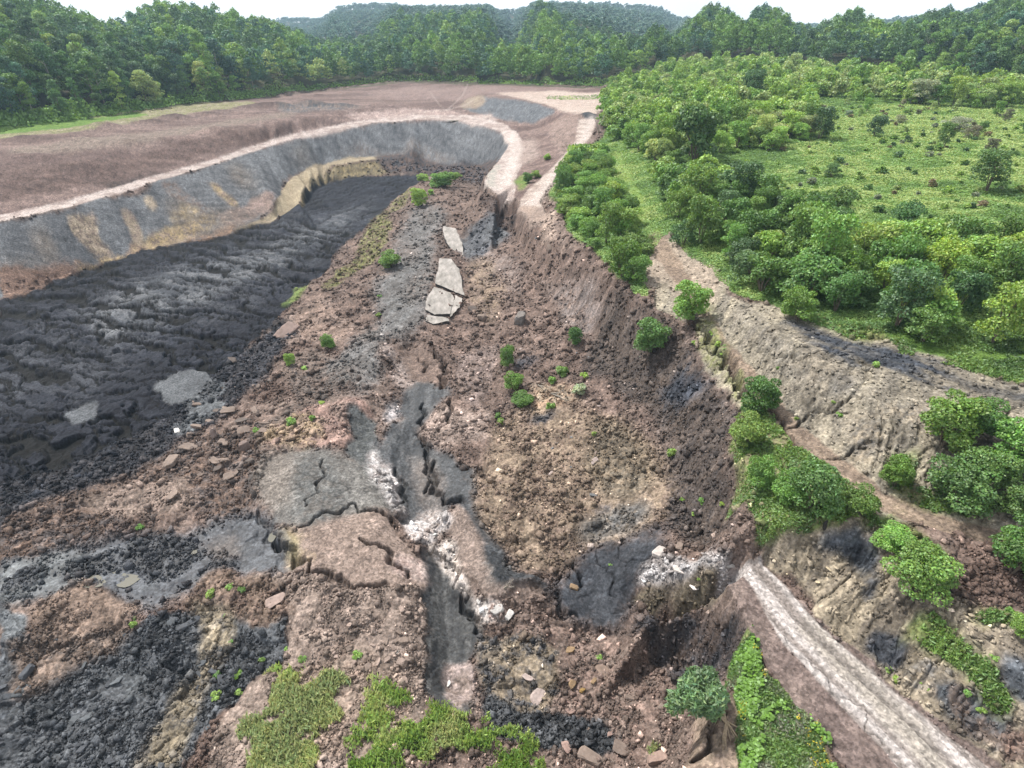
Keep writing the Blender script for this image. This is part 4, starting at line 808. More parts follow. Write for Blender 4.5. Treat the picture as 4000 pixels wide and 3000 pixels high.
tag(obj('edge_brush', mkmesh('edge_brush', q_, np.arange(4*n).reshape(n, 4), LEAF, False, {'tint': ('FACE', 'FLOAT_COLOR', (np.array(G1)*(1-vr_)+np.array(G3)*vr_)*r.uniform(.7, 1.3, (n, 1)))})), 'low green brush along the foot of the wood', 'brush', None, 'stuff')
tag(obj('forest', mkmesh('forest', np.concatenate(bv), np.concatenate(bf), LEAF, False, {'tint': ('FACE', 'FLOAT_COLOR', np.concatenate(bt))})), 'dense green wood rising beyond the nearest trees', 'forest', None, 'stuff')
# far hills
bv, bf, bt = [], [], []; nb_ = 0
far = [leaves([(0, 0, 8, 6, 6, 6), (2, 1, 12, 4, 4, 4), (-2, -1, 11, 4, 4, 4)], 80, 2.9, 260+i, up=.8) for i in range(3)]
for _ in range(15000):
    y = random.uniform(760, 2150); x = random.uniform(-.62, .62)*y*1.4
    z = gz(x, y); pu, pv, pd = vproj(x, y, z+15)
    if not (-200 < pu < 2400) or pv > 75: continue
    v, f, t = random.choice(far); s_ = random.uniform(.55, 1.0); vv = v*s_+np.array([x, y, z])
    bv.append(vv.astype(np.float32)); bf.append(f+nb_); nb_ += len(v); bt.append(t*np.array((.060,.118,.085))*random.uniform(.75, 1.15))  # blue in this leaf tint paints distance haze onto the far trees
print('far', len(bv))
tag(obj('far_forest', mkmesh('far_forest', np.concatenate(bv), np.concatenate(bf), LEAF, False, {'tint': ('FACE', 'FLOAT_COLOR', np.concatenate(bt))})), 'bluish wooded ridge on the skyline', 'forest', None, 'stuff')
# --- shrubs: thickets
lane = xy([(1425,520),(1398,470),(1372,410),(1348,350),(1328,308)])
SB = [leaves(bush_lobes(R, w_, h, n), 1000, .55, 230+i, up=.55) for i, (h, w_, n) in enumerate([(6, 3.2, 16), (5, 3.4, 14), (7, 3.0, 16)])]
sv, sf, st3, ns_ = [], [], [], 0
def thicket(poly, step, T_, sc, cols, label, group, dens=1.0, cap=999):
    global ns_
    P = xy(poly); xs = [p[0] for p in P]; yy = [p[1] for p in P]; n = 0; got = []
    y = min(yy)
    while y < max(yy):
        x = min(xs)+random.uniform(0, step)
        while x < max(xs):
            px, py = x+random.uniform(-.4, .4)*step, y+random.uniform(-.4, .4)*step
            ok = min(math.hypot(px-a-(b_-a)*t, py-c_-(d_-c_)*t) for (a, c_), (b_, d_) in zip(lane[:-1], lane[1:]) for t in (0, .25, .5, .75, 1)) > 4.6
            if ok and random.random() < dens and pip(P, np.array([px]), np.array([py]))[0]: got.append((px, py))
            x += step
        y += step*.87
    got.sort(key=lambda q: (abs(flat(*q)[0]-1106) > 1150, q[1]))
    for i, (px, py) in enumerate(got):
        s_ = random.uniform(*sc); c = random.choice(cols); z = gz(px, py)
        if i < cap: plant('shrub', random.choice(T_), px, py, z, s_, s_*random.uniform(.75, 1.3), c, label, 'shrub', group, ('stem', 'foliage')); n += 1
        else:
            v, f, t = random.choice(SB); a = random.uniform(0, 6.28); ca, sa = math.cos(a), math.sin(a); vv = v*s_
            sv.append(np.stack([vv[:, 0]*ca-vv[:, 1]*sa+px, vv[:, 0]*sa+vv[:, 1]*ca+py, vv[:, 2]*random.uniform(.75, 1.3)+z], 1)); sf.append(f+ns_); ns_ += len(v); st3.append(t*np.array(c)*random.uniform(.8, 1.15))
    print(group, n, len(got))
thicket([(1330,330),(1235,345),(1215,390),(1195,440),(1235,500),(1300,560),(1360,620),(1395,640),(1392,560),(1385,470),(1362,380)], 3.9, KT, (.55, 1.0), [G2, G1, G2, G3], 'bushy green shrub in the thicket between the scarp and the grassy track', 'shrubs between scarp and grassy track', cap=70)
thicket([(1385,400),(1450,370),(1560,400),(1700,450),(1860,500),(2000,520),(2212,560),(2400,600),(2400,840),(2212,790),(2050,755),(1950,735),(1900,690),(1820,690),(1740,660),(1640,640),(1560,590),(1460,520),(1420,470)], 4.3, KT, (.6, 1.3), [G2, G1, G1, G4, G3], 'tall green shrub in the thicket behind the grey spoil bank', 'shrubs behind the spoil bank', dens=.8, cap=88)
thicket([(1305,205),(1330,190),(1440,158),(1520,145),(1640,160),(1750,200),(1750,290),(1700,330),(1560,330),(1450,360),(1350,340),(1310,300)], 5.4, KT, (.75, 1.3), [G3, G3, G2, G5], 'light green shrub in the thicket at the head of the gravel ramp', 'shrubs at the head of the gravel ramp', dens=.9, cap=50)
thicket([(1440,150),(1520,140),(1700,148),(1900,175),(2212,200),(2400,215),(2400,250),(2212,238),(1980,230),(1850,218),(1700,200),(1560,165)], 6.4, KT, (.8, 1.4), [G3, G5, G2], 'light green rounded shrub at the foot of the hillside wood', 'shrubs at the foot of the hillside wood', dens=.85, cap=26)
thicket([(1750,215),(1990,225),(2212,240),(2212,330),(2100,330),(1900,260),(1760,250)], 9.5, KT, (.30, .6), [GS, G5, G2, (.14,.14,.08)], 'low grey-green bush dotted over the open grassy field', 'bushes in the open field', dens=.5, cap=14)
P = xy([(1560,340),(1750,225),(2260,245),(2260,560),(2000,500),(1800,460),(1600,420),(1430,370)]); q_ = 0
while q_ < 240:
    px, py = random.uniform(min(a[0] for a in P), max(a[0] for a in P)), random.uniform(min(a[1] for a in P), max(a[1] for a in P))
    if not pip(P, np.array([px]), np.array([py]))[0]: continue
    q_ += 1; v, f, t = random.choice(SB); s_ = random.uniform(.08, .30)*random.uniform(.6, 1.3); c = random.choice([G1, G2, G3, G4, (.17,.15,.08), GS, G5]); k_ = np.random.default_rng(q_).choice(len(f), 260)
    vv = v.reshape(-1, 4, 3)[k_]; ce = vv.mean(1, keepdims=True); vv = (ce*s_+(vv-ce)*.75)*np.array([1, 1, .8])+np.array([px, py, gz(px, py)-.1])
    sv.append(vv.reshape(-1, 3)); sf.append(np.arange(1040).reshape(260, 4)+ns_); ns_ += 1040; st3.append(t[k_]*np.array(c)*random.uniform(.8, 1.15))
if sv: tag(obj('shrubbery', mkmesh('shrubbery', np.concatenate(sv), np.concatenate(sf), LEAF, False, {'tint': ('FACE', 'FLOAT_COLOR', np.concatenate(st3))})), 'green shrubbery massed over the far hillside', 'shrubbery', None, 'stuff')
def sh(u, v, wpx, T_, c, label, hk=1.0, kind='shrub', cat='shrub', tilt=None):
    x, y, z = at(u, v); d = math.hypot(y*cP+(H-z)*sP, 0); wm = wpx*d/FP; t = T_[random.randrange(len(T_))] if isinstance(T_, list) else T_
    s_ = wm/(2*t[3]*.96); return plant(kind, t, x, y, z, s_, s_*hk, c, label, cat, None, ('stem', 'foliage'), tilt)
for a in (
 (1487,695,84,BT,G2,'large leafy green shrub standing on the cracked lip of the scarp'), (1405,762,72,BT,G1,'round dark green shrub clinging to the slope just under the scarp lip'), (1241,742,36,BT,G1,'small round green shrub alone in the middle of the debris slope',1.2),
 (711,752,34,BT,G2,'small upright green shrub on the brown ridge beside the black slurry',1.25), (627,788,26,BT,G3,'little bright green shrub on brown ground left of the grey ridge',1.2), (656,796,20,WT,G3,'low bright sprig beside the little shrub left of the grey ridge',.6),
 (905,445,42,BT,G3,'green shrub on the far end of the sunken grey ridge'), (842,576,54,BT,G2,'green shrub growing on the grey gravel ridge in mid slide',.7), (952,402,56,BT,G2,'wide green shrub on the sunken block under the broken rim road',.7),
 (915,392,30,BT,G3,'leafy shrub at the slurry end of the sunken shrub row',.7), (982,387,34,BT,G2,'low green shrub nearest the dark notch under the rim road',.6), (1140,395,26,BT,G1,'dark shrub on the verge between rim road and ramp',.8), (1158,384,24,BT,G3,'bright shrub on the verge between rim road and ramp',.6), (1182,345,18,BT,G3,'tiny bright shrub high on the brown bank beside the ramp',.8),
 (1722,690,82,BT,G2,'round bright shrub standing alone at the upper edge of the spoil bank',1.1),
 (1095,790,34,BT,G1,'tall narrow green shrub upright in the debris slope',2.0), (1108,838,42,BT,G2,'leafy shrub below the tall narrow one in the debris slope',1.0), (1128,872,50,BT,G2,'drooping green shrub half buried in brown debris',.6),
 (1192,825,24,WT,G3,'small bright clump at the foot of the fallen sapling',1.0), (1250,845,36,WT,GS,'greyish flattened clump on dark debris',.6),
 (1634,888,78,BT,G1,'dark round shrub at the top of the green strip beside the track'), (1608,958,74,BT,G3,'light green shrub on the very edge of the scarp below the dark round one',1.1), (1640,1048,66,BT,G2,'tall green shrub on the scarp edge halfway down the green strip',1.4),
 (1755,1098,124,BT,G1,'widest dark green shrub at the lower end of the green strip'), (1700,1080,80,BT,G2,'green shrub beside the widest one on its scarp side'), (1850,1105,80,BT,G2,'rounded shrub between the green strip and the brown track',.9),
 (1930,1050,60,BT,G2,'upright shrub on the bank left of the big leafy shrub group',1.2),
 (2035,960,130,BT,G2,'shrub at the upper corner of the big leafy group on the spoil bank',.85), (2110,935,110,BT,G2,'shrub at the top of the big leafy group against the spoil bank',.8), (2065,1085,150,BT,G1,'full dark shrub at the bottom of the big leafy group on the spoil bank',.85), (2190,1010,120,BT,G2,'shrub at the right side of the big leafy group on the spoil bank',.9), (2130,1045,110,BT,G1,'shrub in the middle of the big leafy group on the spoil bank',.9), (2190,1110,90,BT,G1,'lowest right shrub of the big leafy group',.8),
 (1975,1262,128,BT,G2,'broad green shrub on top of the bank above the haul road',.95), (1925,1185,80,BT,G2,'light shrub above the broad one beside the brown track',.7), (2185,1235,124,BT,G1,'large shrub at the right edge between track and lower bank',1.0), (2212,1370,60,BT,G2,'small shrub at the right edge below the large one',.9),
 (1890,292,45,KT,GB,'blue-green lone small tree in the open grassy field',1.2), (1795,382,32,KT,G4,'dark brownish round bush alone on the grassy slope'), (2132,412,84,KT,G4,'large dark green bush on the grassy slope near the right edge',.85), (2037,318,36,KT,G1,'green bush below the white-flowered one in the field',1.2), (1960,308,18,KT,G4,'little dark bush beside the path in the field',1.1), (2065,282,60,KT,GS,'pale spreading bush in the middle of the open field',.6), (1985,225,60,KT,GS,'whitish flowering bush at the upper edge of the field',.7), (1770,300,54,KT,G4,'dark conifer-like shrub at the corner of the thicket by the field',1.3), (1620,220,62,KT,G4,'dark round shrub rising from the light green thicket',1.1), (1500,345,110,KT,G1,'tall dark shrub standing above the middle of the thicket',1.2)):
    sh(*a)
weeds = [(555,930,24),(632,917,32),(695,870,17),(675,905,19),(303,1139,24),(455,1286,30),(498,1268,26),(524,1272,26),(290,1350,22),(292,1336,12),(772,1416,32),(652,1424,24),(567,1427,20),(618,1402,15),(470,1462,30),(512,1456,34),(467,1502,30),(515,1497,26),(500,1385,16),(486,1330,14),
 (1283,938,16),(1450,985,32),(1515,1085,22),(1213,808,46),(1190,880,30),(1080,915,26),(1075,900,20),(1262,812,26),(1320,1218,14),(1295,1420,20),(930,420,20),(820,640,14),(818,680,16),(1720,905,14),(1815,895,22),(1800,870,14),(1892,792,24),(1680,795,16),(1920,1445,26),(1935,1470,24),(2180,1320,30),(2090,1500,26),(2120,1530,30),(2150,1420,26),(2010,1490,14),(1990,1470,16),(1640,1460,20),(1670,1500,18),(1700,1540,18),(2030,1340,30),(1540,720,22),(1550,745,20),(1560,765,18),(1500,740,18),(1475,1080,16),(1500,1110,18),(1560,1090,16),(1510,1250,12)]
for u, v, s_ in weeds:
    s_ *= .8
    lab = 'bright green weed clump sprouting from the slide debris' if u < 1560 else 'bright green weed clump on the stony banks beside track and haul road'
    o = sh(u, v, s_, WT, G3 if random.random() < .7 else G2, lab, .9, 'weed_clump', 'weed'); o['group'] = 'weed clumps in the slide' if u < 1560 else 'weed clumps on the banks'
# --- ground vegetation
def scatter(m, n, seed):
    r = np.random.default_rng(seed); k = np.nonzero(m.ravel())[0]
    if len(k) == 0: return np.zeros((0, 3)), k
    k = r.choice(k, min(n, len(k)*3)); p = np.stack([X.ravel()[k], Y.ravel()[k], Z.ravel()[k]], 1)
    sp = (dep[k//NC]/FP*2.0)[:, None]; p[:, :2] += r.normal(size=(len(k), 2))*sp*.5
    return p, k
def cards(name, m, n, size, dk, cols, seed, label, cat, asp=1.6, up=.8, lift=.3, bias=None, var=.3, blade=False):
    r = np.random.default_rng(seed); p, k = scatter(m, n, seed); n = len(p)
    sz = (size+dk*dep[k//NC])[:, None]*r.uniform(.5, 1.3, (n, 1))*.5
    nrm = r.normal(size=(n, 3)); nrm[:, 2] = np.abs(nrm[:, 2])+up; nrm /= np.linalg.norm(nrm, axis=1)[:, None]
    t = np.cross(nrm, r.normal(size=(n, 3))); t /= np.linalg.norm(t, axis=1)[:, None]; b = np.cross(nrm, t)
    if blade:
        t = r.normal(size=(n, 3))*.42; t[:, 2] = 1; t /= np.linalg.norm(t, axis=1)[:, None]; b = np.cross(t, nrm); b /= np.linalg.norm(b, axis=1)[:, None]
    p = p.copy(); p[:, 2] += sz[:, 0]*lift*r.uniform(0, 2.2, n)
    q = np.stack([p-t*sz*asp, p-b*sz*.7, p+t*sz*asp+np.array([0, 0, 1])*sz*.3, p+b*sz*.7], 1)
    a = fbm(p[:, 0], p[:, 1], 9, seed, 3)*.6+fbm(p[:, 0], p[:, 1], 2.5, seed+1, 3)*.4; a = (a-.36)/.28+(bias.ravel()[k] if bias is not None else 0); a = np.clip(a, 0, .999)*(len(cols)-1)
    C_ = np.array(cols); i = a.astype(int); fr = (a-i)[:, None]; c = C_[i]*(1-fr)+C_[np.minimum(i+1, len(cols)-1)]*fr
    c = c*r.uniform(1-var, 1+var, (n, 1)); c[:, 0] *= r.uniform(.85, 1.2, n)
    tag(obj(name, mkmesh(name, q.reshape(-1, 3), np.arange(4*n).reshape(n, 4), GRASSM, False, {'tint': ('FACE', 'FLOAT_COLOR', c)})), label, cat, None, 'stuff')
VIS = (us[None, :] > -60) & (us[None, :] < 2270) & (vrow[:, None] < 1720)
def pm(poly, thr=.5, warp=2.5):
    s, m = mask(poly, 3, warp); o = np.zeros(X.shape, bool); o[s] = m > thr; return o & VIS
hillm = (fld['veg'] > .5) & VIS & (ys[:, None] < 330) & (vrow[:, None] < 900) & (us[None, :] > 1180)
mead = np.full(X.shape, -.12, np.float32)
for q, w_ in (([(1740,240),(1990,235),(2260,240),(2260,340),(2100,350),(1900,300),(1760,290)], .75), ([(1750,290),(1900,310),(2260,350),(2260,560),(2000,500),(1800,460),(1650,420),(1700,330)], .30), ([(1700,335),(1900,330),(2100,360),(2260,400),(2260,425),(2080,385),(1880,350),(1740,350)], .5), ([(1320,300),(1360,345),(1400,440),(1430,520),(1395,520),(1365,450),(1330,370)], .7)):
    s, m_ = mask(q, 12, 3); mead[s] = np.maximum(mead[s], -.12+m_*(w_+.12))
cards('undergrowth', hillm, 420000, .08, .0017, [(.085,.165,.040),(.115,.21,.050),(.15,.26,.060),(.20,.31,.080),(.27,.36,.11)], 5, 'rough green undergrowth covering the shrubby hillside', 'undergrowth', 1.3, 2.0, .5, bias=mead, var=.13)
RN = rng.random(X.shape)
cards('bank_grass', (fld['veg'] > .5) & VIS & (vrow[:, None] > 900) & ((fbm(X, Y, 2.6, 615, 4)+RN*.16) > .53), 70000, .10, .0010, [(.055,.11,.025),(.09,.165,.035),(.13,.22,.045)], 6, 'green weeds and grass on the strip and banks beside the track', 'grass', 1.9, .25, 1.2)
RN = rng.random(X.shape)
gr = pm([(560,1480),(600,1450),(640,1470),(700,1465),(735,1480),(725,1540),(700,1600),(690,1659),(640,1700),(520,1700),(530,1640),(500,1590),(500,1560),(560,1600),(600,1560)], .5, 4) | pm([(770,1540),(800,1500),(860,1450),(890,1480),(870,1540),(870,1600),(880,1659),(880,1720),(740,1720),(745,1600)], .5, 4) | pm([(890,1590),(940,1540),(1000,1540),(1050,1560),(1050,1610),(1000,1625),(930,1640)], .5, 4) | pm([(1090,1590),(1130,1585),(1155,1659),(1160,1720),(1000,1720),(1020,1640),(1100,1640)], .5, 3) | pm([(1370,1620),(1400,1610),(1410,1640),(1380,1650)])
gn = fbm(X, Y, 1.6, 611, 4); gm = blur(gr.astype(np.float32), 12, 2); gr = (gm > .15) & (gm+(gn-.5)*2.6+RN*.6 > .92)
cards('grass', gr, 42000, .13, .0006, [(.20,.32,.08),(.28,.40,.12),(.40,.46,.20),(.30,.36,.17)], 7, 'bright tufted grass growing on the brown blocks at the bottom of the slide', 'grass', 3.2, .1, 2.6, blade=True)
vg = pm([(1620,1370),(1640,1400),(1660,1470),(1740,1540),(1810,1600),(1800,1720),(1600,1720),(1592,1659),(1596,1560),(1575,1480),(1600,1400)], .5, 2)
cards('verge_weeds', vg & ((fbm(X, Y, 1.8, 617, 4)+RN*.2) > .52), 60000, .10, .0006, [(.06,.12,.03),(.09,.17,.04),(.13,.15,.09),(.10,.19,.035),(.17,.18,.12)], 8, 'mixed weeds between the haul road and the slide edge', 'weeds', 1.8, .2, 1.8)
# round-leaved creeper on the verge
r = np.random.default_rng(3); ve = vg & ((fbm(X, Y, 1.6, 33, 4)+RN*.12) > .62)
p, k = scatter(ve, 2600, 12); n = len(p); an = np.linspace(0, 2*np.pi, 8, endpoint=False); sz = r.uniform(.07, .14, n)
nr_ = r.normal(size=(n, 3))*.35; nr_[:, 2] = 1; nr_ /= np.linalg.norm(nr_, axis=1)[:, None]; t = np.cross(nr_, [1, .2, 0]); t /= np.linalg.norm(t, axis=1)[:, None]; b = np.cross(nr_, t)
c0 = p+np.array([0, 0, 1])*r.uniform(.25, .5, (n, 1)); q = c0[:, None, :]+sz[:, None, None]*(t[:, None, :]*np.cos(an)[None, :, None]+b[:, None, :]*np.sin(an)[None, :, None])
tag(obj('creeper', mkmesh('creeper', q.reshape(-1, 3), np.arange(8*n).reshape(n, 8), GRASSM, False, {'tint': ('FACE', 'FLOAT_COLOR', np.array((.12,.23,.03))*r.uniform(.7, 1.25, (n, 1)))})), 'yellow-green round-leaved creeper spreading over the haul road verge', 'creeper', None, 'stuff')
yf = vg & (fbm(X, Y, 1.3, 77, 2) > .66); p, k = scatter(yf, 160, 14); n = len(p); r = np.random.default_rng(9)
q = p[:, None, :]+np.array([0, 0, .55])+r.normal(size=(n, 4, 3))*.045
tag(obj('yellow_flowers', mkmesh('yellow_flowers', q.reshape(-1, 3), np.arange(4*n).reshape(n, 4), GRASSM, False, {'tint': ('FACE', 'FLOAT_COLOR', np.array((.55,.45,.03))*r.uniform(.7, 1.2, (n, 1)))})), 'yellow flower heads among the verge weeds', 'flowers', None, 'stuff')
# --- rocks
def polyrock(seed, flatk=1.0, sub=3, planes=14):
    import bmesh
    bm = bmesh.new(); bmesh.ops.create_icosphere(bm, subdivisions=sub, radius=1); r = np.random.default_rng(seed)
    ax_ = np.array([(1,0,0),(-1,0,0),(0,1,0),(0,-1,0),(0,0,1),(0,0,-1)], float)+r.normal(size=(6, 3))*.22; ex = r.normal(size=(5, 3))
    N = np.concatenate([ax_, ex]); N /= np.linalg.norm(N, axis=1)[:, None]; planes = len(N); D = np.concatenate([np.repeat([.85, .62, .55], 2)*r.uniform(.8, 1.1, 6), r.uniform(.72, .95, 5)])
    for v in bm.verts:
        d = np.array(v.co); q = N@d; rr = min([D[i]/q[i] for i in range(planes) if q[i] > .12]+[1.25]); rr *= 1+.03*math.sin(d[0]*9+seed)*math.sin(d[1]*11)
        v.co = Vector((d[0]*rr, d[1]*rr*.85, d[2]*rr*flatk))
    me = bpy.data.meshes.new('rock'); bm.to_mesh(me); bm.free(); me.materials.append(STONE); return me
RK = [polyrock(i, [.75, .6, .9, .5, .7, .45][i]) for i in range(6)]
def rock(u, v, wpx, c, label, hk=1.0, group=None, kind='boulder', rot=None, T_=None):
    x, y, z = at(u, v); d = y*cP+(H-z)*sP; s_ = wpx*d/FP*.5
    o = obj(kind, T_ or random.choice(RK)); o.location = (x, y, z+s_*.22); o.scale = (s_, s_*random.uniform(.8, 1.1), s_*hk)
    o.rotation_euler = rot or (random.uniform(-.3, .3), random.uniform(-.3, .3), random.uniform(0, 6.28)); j = random.uniform(.85, 1.15); o.color = (c[0]*j, c[1]*j, c[2]*j, 1)
    tag(o, label, 'boulder' if kind == 'boulder' else 'rock', group); return o
cB=(.15,.115,.095); cD=(.075,.06,.052); cG=(.12,.125,.13); cK=(.045,.048,.054); cW=(.42,.40,.38); cP_=(.26,.21,.19); cO=(.17,.115,.065)
for a in ((1124,694,36,(.13,.115,.105),'large grey-brown boulder standing upright in the middle of the debris slope',1.7), (1040,688,26,cB,'broad brown boulder just right of the lowest road slab',.8), (1022,672,24,cD,'dark tilted boulder against the lowest road slab',1.2),
  (1187,540,20,cB,'squarish block lodged just below the scarp lip',1.1), (1160,516,11,cG,'small squared rock on the upper slope near the scarp lip',1.1), (1305,1455,40,(.13,.095,.075),'rounded brown boulder low in the bowl above the orange stones',.7), (1232,1405,20,cO,'little rusty rock below the black slick',.9),
  (1235,1478,22,cO,'orange stained stone at the left of the small orange heap',.8), (1258,1492,16,(.22,.14,.05),'bright orange stone at the right of the small orange heap',.8), (1283,1472,20,cO,'rusty stone near the rounded brown boulder',.6), (1240,1270,22,(.16,.11,.065),'rusty block beside the dark round mound',.9),
  (462,940,30,(.17,.13,.115),'tall upright reddish-brown slab among the broken rocks',1.9), (528,965,24,(.16,.12,.105),'pointed pink-edged rock among the broken rocks',1.6), (494,890,34,cB,'big brown block at the top of the broken rock pile',.7), (370,1000,44,cB,'broad brown boulder left of the white stones',.8), (372,1072,36,(.19,.145,.12),'squared light brown boulder below the white stones',.8), (540,1000,26,cD,'dark block right of the pointed rock',.9), (500,1030,36,cB,'flat brown boulder leaning on the grey flat',.6),
  (620,720,60,(.15,.11,.095),'wide reddish-brown block at the edge of the black slurry',.5), (595,1300,46,(.24,.18,.155),'flat pinkish-brown slab lying on the brown rubble',.3), (395,1262,26,cK,'dark block in the wet mud above the black rubble',.7), (420,1345,36,cK,'biggest angular black block at the edge of the wet mud',.9), (395,1358,30,cK,'black slab leaning beside the biggest black block',.6),
  (1075,1320,34,cW,'largest white block on the bright debris fan',.7), (1100,1330,24,cW,'white block beside the largest one on the debris fan',.8), (1035,1300,16,cW,'upright white stone at the left of the debris fan',1.6), (968,1478,16,cW,'white plank-shaped stone in the dark channel',.5), (383,932,20,cW,'white elongated stone on the brown rocks beside the black mud',.5), (1140,1465,30,cP_,'pinkish block beside the cracked dark patch',.6),
  (1160,1505,40,cP_,'pinkish-brown jointed block in the lower bowl',.6), (1275,1640,60,cB,'cracked brown block at the bottom edge of the slide',.5), (1340,1620,44,cB,'brown broken block near the bottom right of the slide',.6), (1420,1640,50,(.2,.14,.115),'reddish rounded block close under the brown bank',.6),
  (1467,1232,30,(.42,.38,.35),'tilted pale chunk of road in the white rubble',.4), (1425,1195,40,(.30,.27,.25),'layered pale block of road above the white rubble',.6), (1500,1270,24,(.4,.36,.34),'pale block at the front of the white rubble',.5), (1572,1222,30,(.36,.34,.32),'pale slab hanging just off the broken road end',.4), (1468,1182,28,cB,'brown lump above the white rubble',.6),
  (1978,1248,10,TAN,'small tan stone on the bank under the broad shrub',.6), (1700,1240,10,(.34,.28,.19),'yellowish stone at the foot of the bank beside the road edge',.8), (1766,1258,12,(.34,.28,.19),'yellowish stone halfway up the eroded bank',.8), (1790,1230,14,(.34,.28,.19),'flat yellowish slab near the top of the eroded bank',.4), (2100,1330,20,(.3,.25,.18),'flat tan slab lying on the lower right bank',.3), (2165,1350,18,(.3,.25,.18),'tan rock near the right edge of the bank',.5), (1672,1212,12,(.34,.29,.22),'tan stone beside the broken road end',.6),
  (1675,1012,10,TAN,'small orange-tan stone beside the track',.6)):
    rock(*a)
def rocks_in(poly, n, lo, hi, cols, label, group, hk=(.5, 1.1), kind='boulder'):
    s, m = mask(poly, 1, 1); kk = np.argwhere(m > .5)
    for _ in range(n):
        i, j = kk[rng.integers(len(kk))]; x, y, z = X[s][i, j], Y[s][i, j], Z[s][i, j]; u, v, d = vproj(x, y, z)
        if not (0 < u < 2212 and 0 < v < 1659): continue
        s_ = (lo+(hi-lo)*random.random()**2.2)*.5; o = obj(kind, random.choice(RK)); o.location = (x, y, z+s_*.15); o.scale = (s_, s_*random.uniform(.7, 1.2), s_*random.uniform(*hk))
        o.rotation_euler = (random.uniform(-.4, .4), random.uniform(-.4, .4), random.uniform(0, 6.28)); c = random.choice(cols); q = random.uniform(.8, 1.25); o.color = (c[0]*q, c[1]*q, c[2]*q, 1)
        tag(o, label, 'boulder', group)
rocks_in([(430,830),(520,760),(640,860),(600,980),(520,1060),(420,1080),(340,1040),(400,940)], 45, .6, 2.4, [cB, cD, cB], 'angular brown boulder in the rock jumble beside the black slurry', 'boulders beside the black slurry')
rocks_in([(0,1390),(200,1360),(420,1330),(560,1400),(480,1560),(300,1659),(0,1659)], 60, .4, 1.6, [cK, cK, (.06,.065,.07)], 'angular black block in the coal rubble below the wet mud', 'black blocks below the wet mud', hk=(.35, .8))
rocks_in([(620,1400),(880,1300),(920,1500),(700,1460)], 25, .4, 1.3, [(.21,.16,.135), cB], 'brown clod on the broken ground left of the dark channel', 'clods left of the dark channel')
rocks_in([(1060,640),(1300,700),(1300,1150),(1080,1000),(1000,800)], 26, .4, 1.3, [cB, cP_, cG], 'loose grey-brown boulder scattered over the debris slope', 'boulders on the debris slope')
rocks_in([(1210,1500),(1400,1400),(1460,1600),(1400,1659),(1220,1659)], 18, .4, 1.4, [cB, (.19,.13,.11)], 'reddish-brown boulder on the floor of the lower bowl', 'boulders in the lower bowl')
# loose rubble, too many to count
def rubble(name, m, n, seed, label, lo=.02, hi=.7, br=(.75, 1.45), k=.0015, mul=1.0):
    r = np.random.default_rng(seed); p, kk = scatter(m, n, seed); n = len(p)
    s_ = (lo+k*dep[kk//NC])*(1+ (r.pareto(2.6, n)).clip(0, 5)); s_ = np.minimum(s_, hi)
    box = np.array([(-1,-1,-1),(1,-1,-1),(1,1,-1),(-1,1,-1),(-1,-1,1),(1,-1,1),(1,1,1),(-1,1,1)], float)*.5
    b = box[None]*(1+r.normal(size=(n, 8, 3))*.28)*np.stack([r.uniform(.7, 1.5, n), r.uniform(.6, 1.1, n), r.uniform(.3, .85, n)], 1)[:, None, :]
    a = r.normal(size=(n, 4)); a[:, 1:3] *= .5; a /= np.linalg.norm(a, axis=1)[:, None]; w_, x_, y_, z_ = a.T
    M = np.stack([1-2*(y_*y_+z_*z_), 2*(x_*y_-z_*w_), 2*(x_*z_+y_*w_), 2*(x_*y_+z_*w_), 1-2*(x_*x_+z_*z_), 2*(y_*z_-x_*w_), 2*(x_*z_-y_*w_), 2*(y_*z_+x_*w_), 1-2*(x_*x_+y_*y_)], 1).reshape(n, 3, 3)
    v = np.einsum('nij,nkj->nki', M, b)*s_[:, None, None]+p[:, None, :]; v[:, :, 2] += (s_*.25)[:, None]
    fb_ = np.array([(0,3,2,1),(4,5,6,7),(0,1,5,4),(1,2,6,5),(2,3,7,6),(3,0,4,7)]); f = (np.arange(n)[:, None, None]*8+fb_[None]).reshape(-1, 4)
    c = np.clip(CC[kk]*r.uniform(br[0], br[1], (n, 1))*mul, .01, .75)
    mt = ground_mat(name+'_material', .4, 14)
    tag(obj(name, mkmesh(name, v.reshape(-1, 3), f, mt, False, {'Col': ('FACE', 'FLOAT_COLOR', np.repeat(c, 6, 0)), 'rough': ('FACE', 'FLOAT', np.full(len(f), .85))})), label, 'rubble', None, 'stuff')
CL = col.mean(-1); slide = VIS & (fld['b2'] > .11)
rubble('coal_rubble', slide & (CL < .06), 26000, 31, 'black shale rubble strewn over the lower left of the slide', br=(.7, 1.7))
rubble('brown_rubble', slide & ~gr & (CL >= .06) & (CL < .3) & (N2 > .44), 26000, 32, 'brown and grey clods and stones covering the slide', br=(.75, 1.4))
rubble('pale_rubble', VIS & (CL >= .27) & (fld['b3'] > .12) & (vrow[:, None] > 500), 8000, 33, 'white and pink broken stone from the crushed road bed', br=(.8, 1.3), lo=.03, hi=.28)
rubble('bank_stones', VIS & (fld['lab'] < .5) & (fld['b2'] > .03) & (fld['b2'] < .04) & (us[None, :] > 1380), 2500, 34, 'small tan stones lying on the eroded banks and spoil', lo=.04, hi=.35, br=(.9, 1.6), k=.0016)
speck = VIS & (fld['b2'] > .12) & (us[None, :] > 800) & (vrow[:, None] > 480)
rubble('white_chips', speck, 900, 36, 'scattered white chips of road stone on the debris', lo=.07, hi=.5, br=(2.2, 4.5), k=.001)
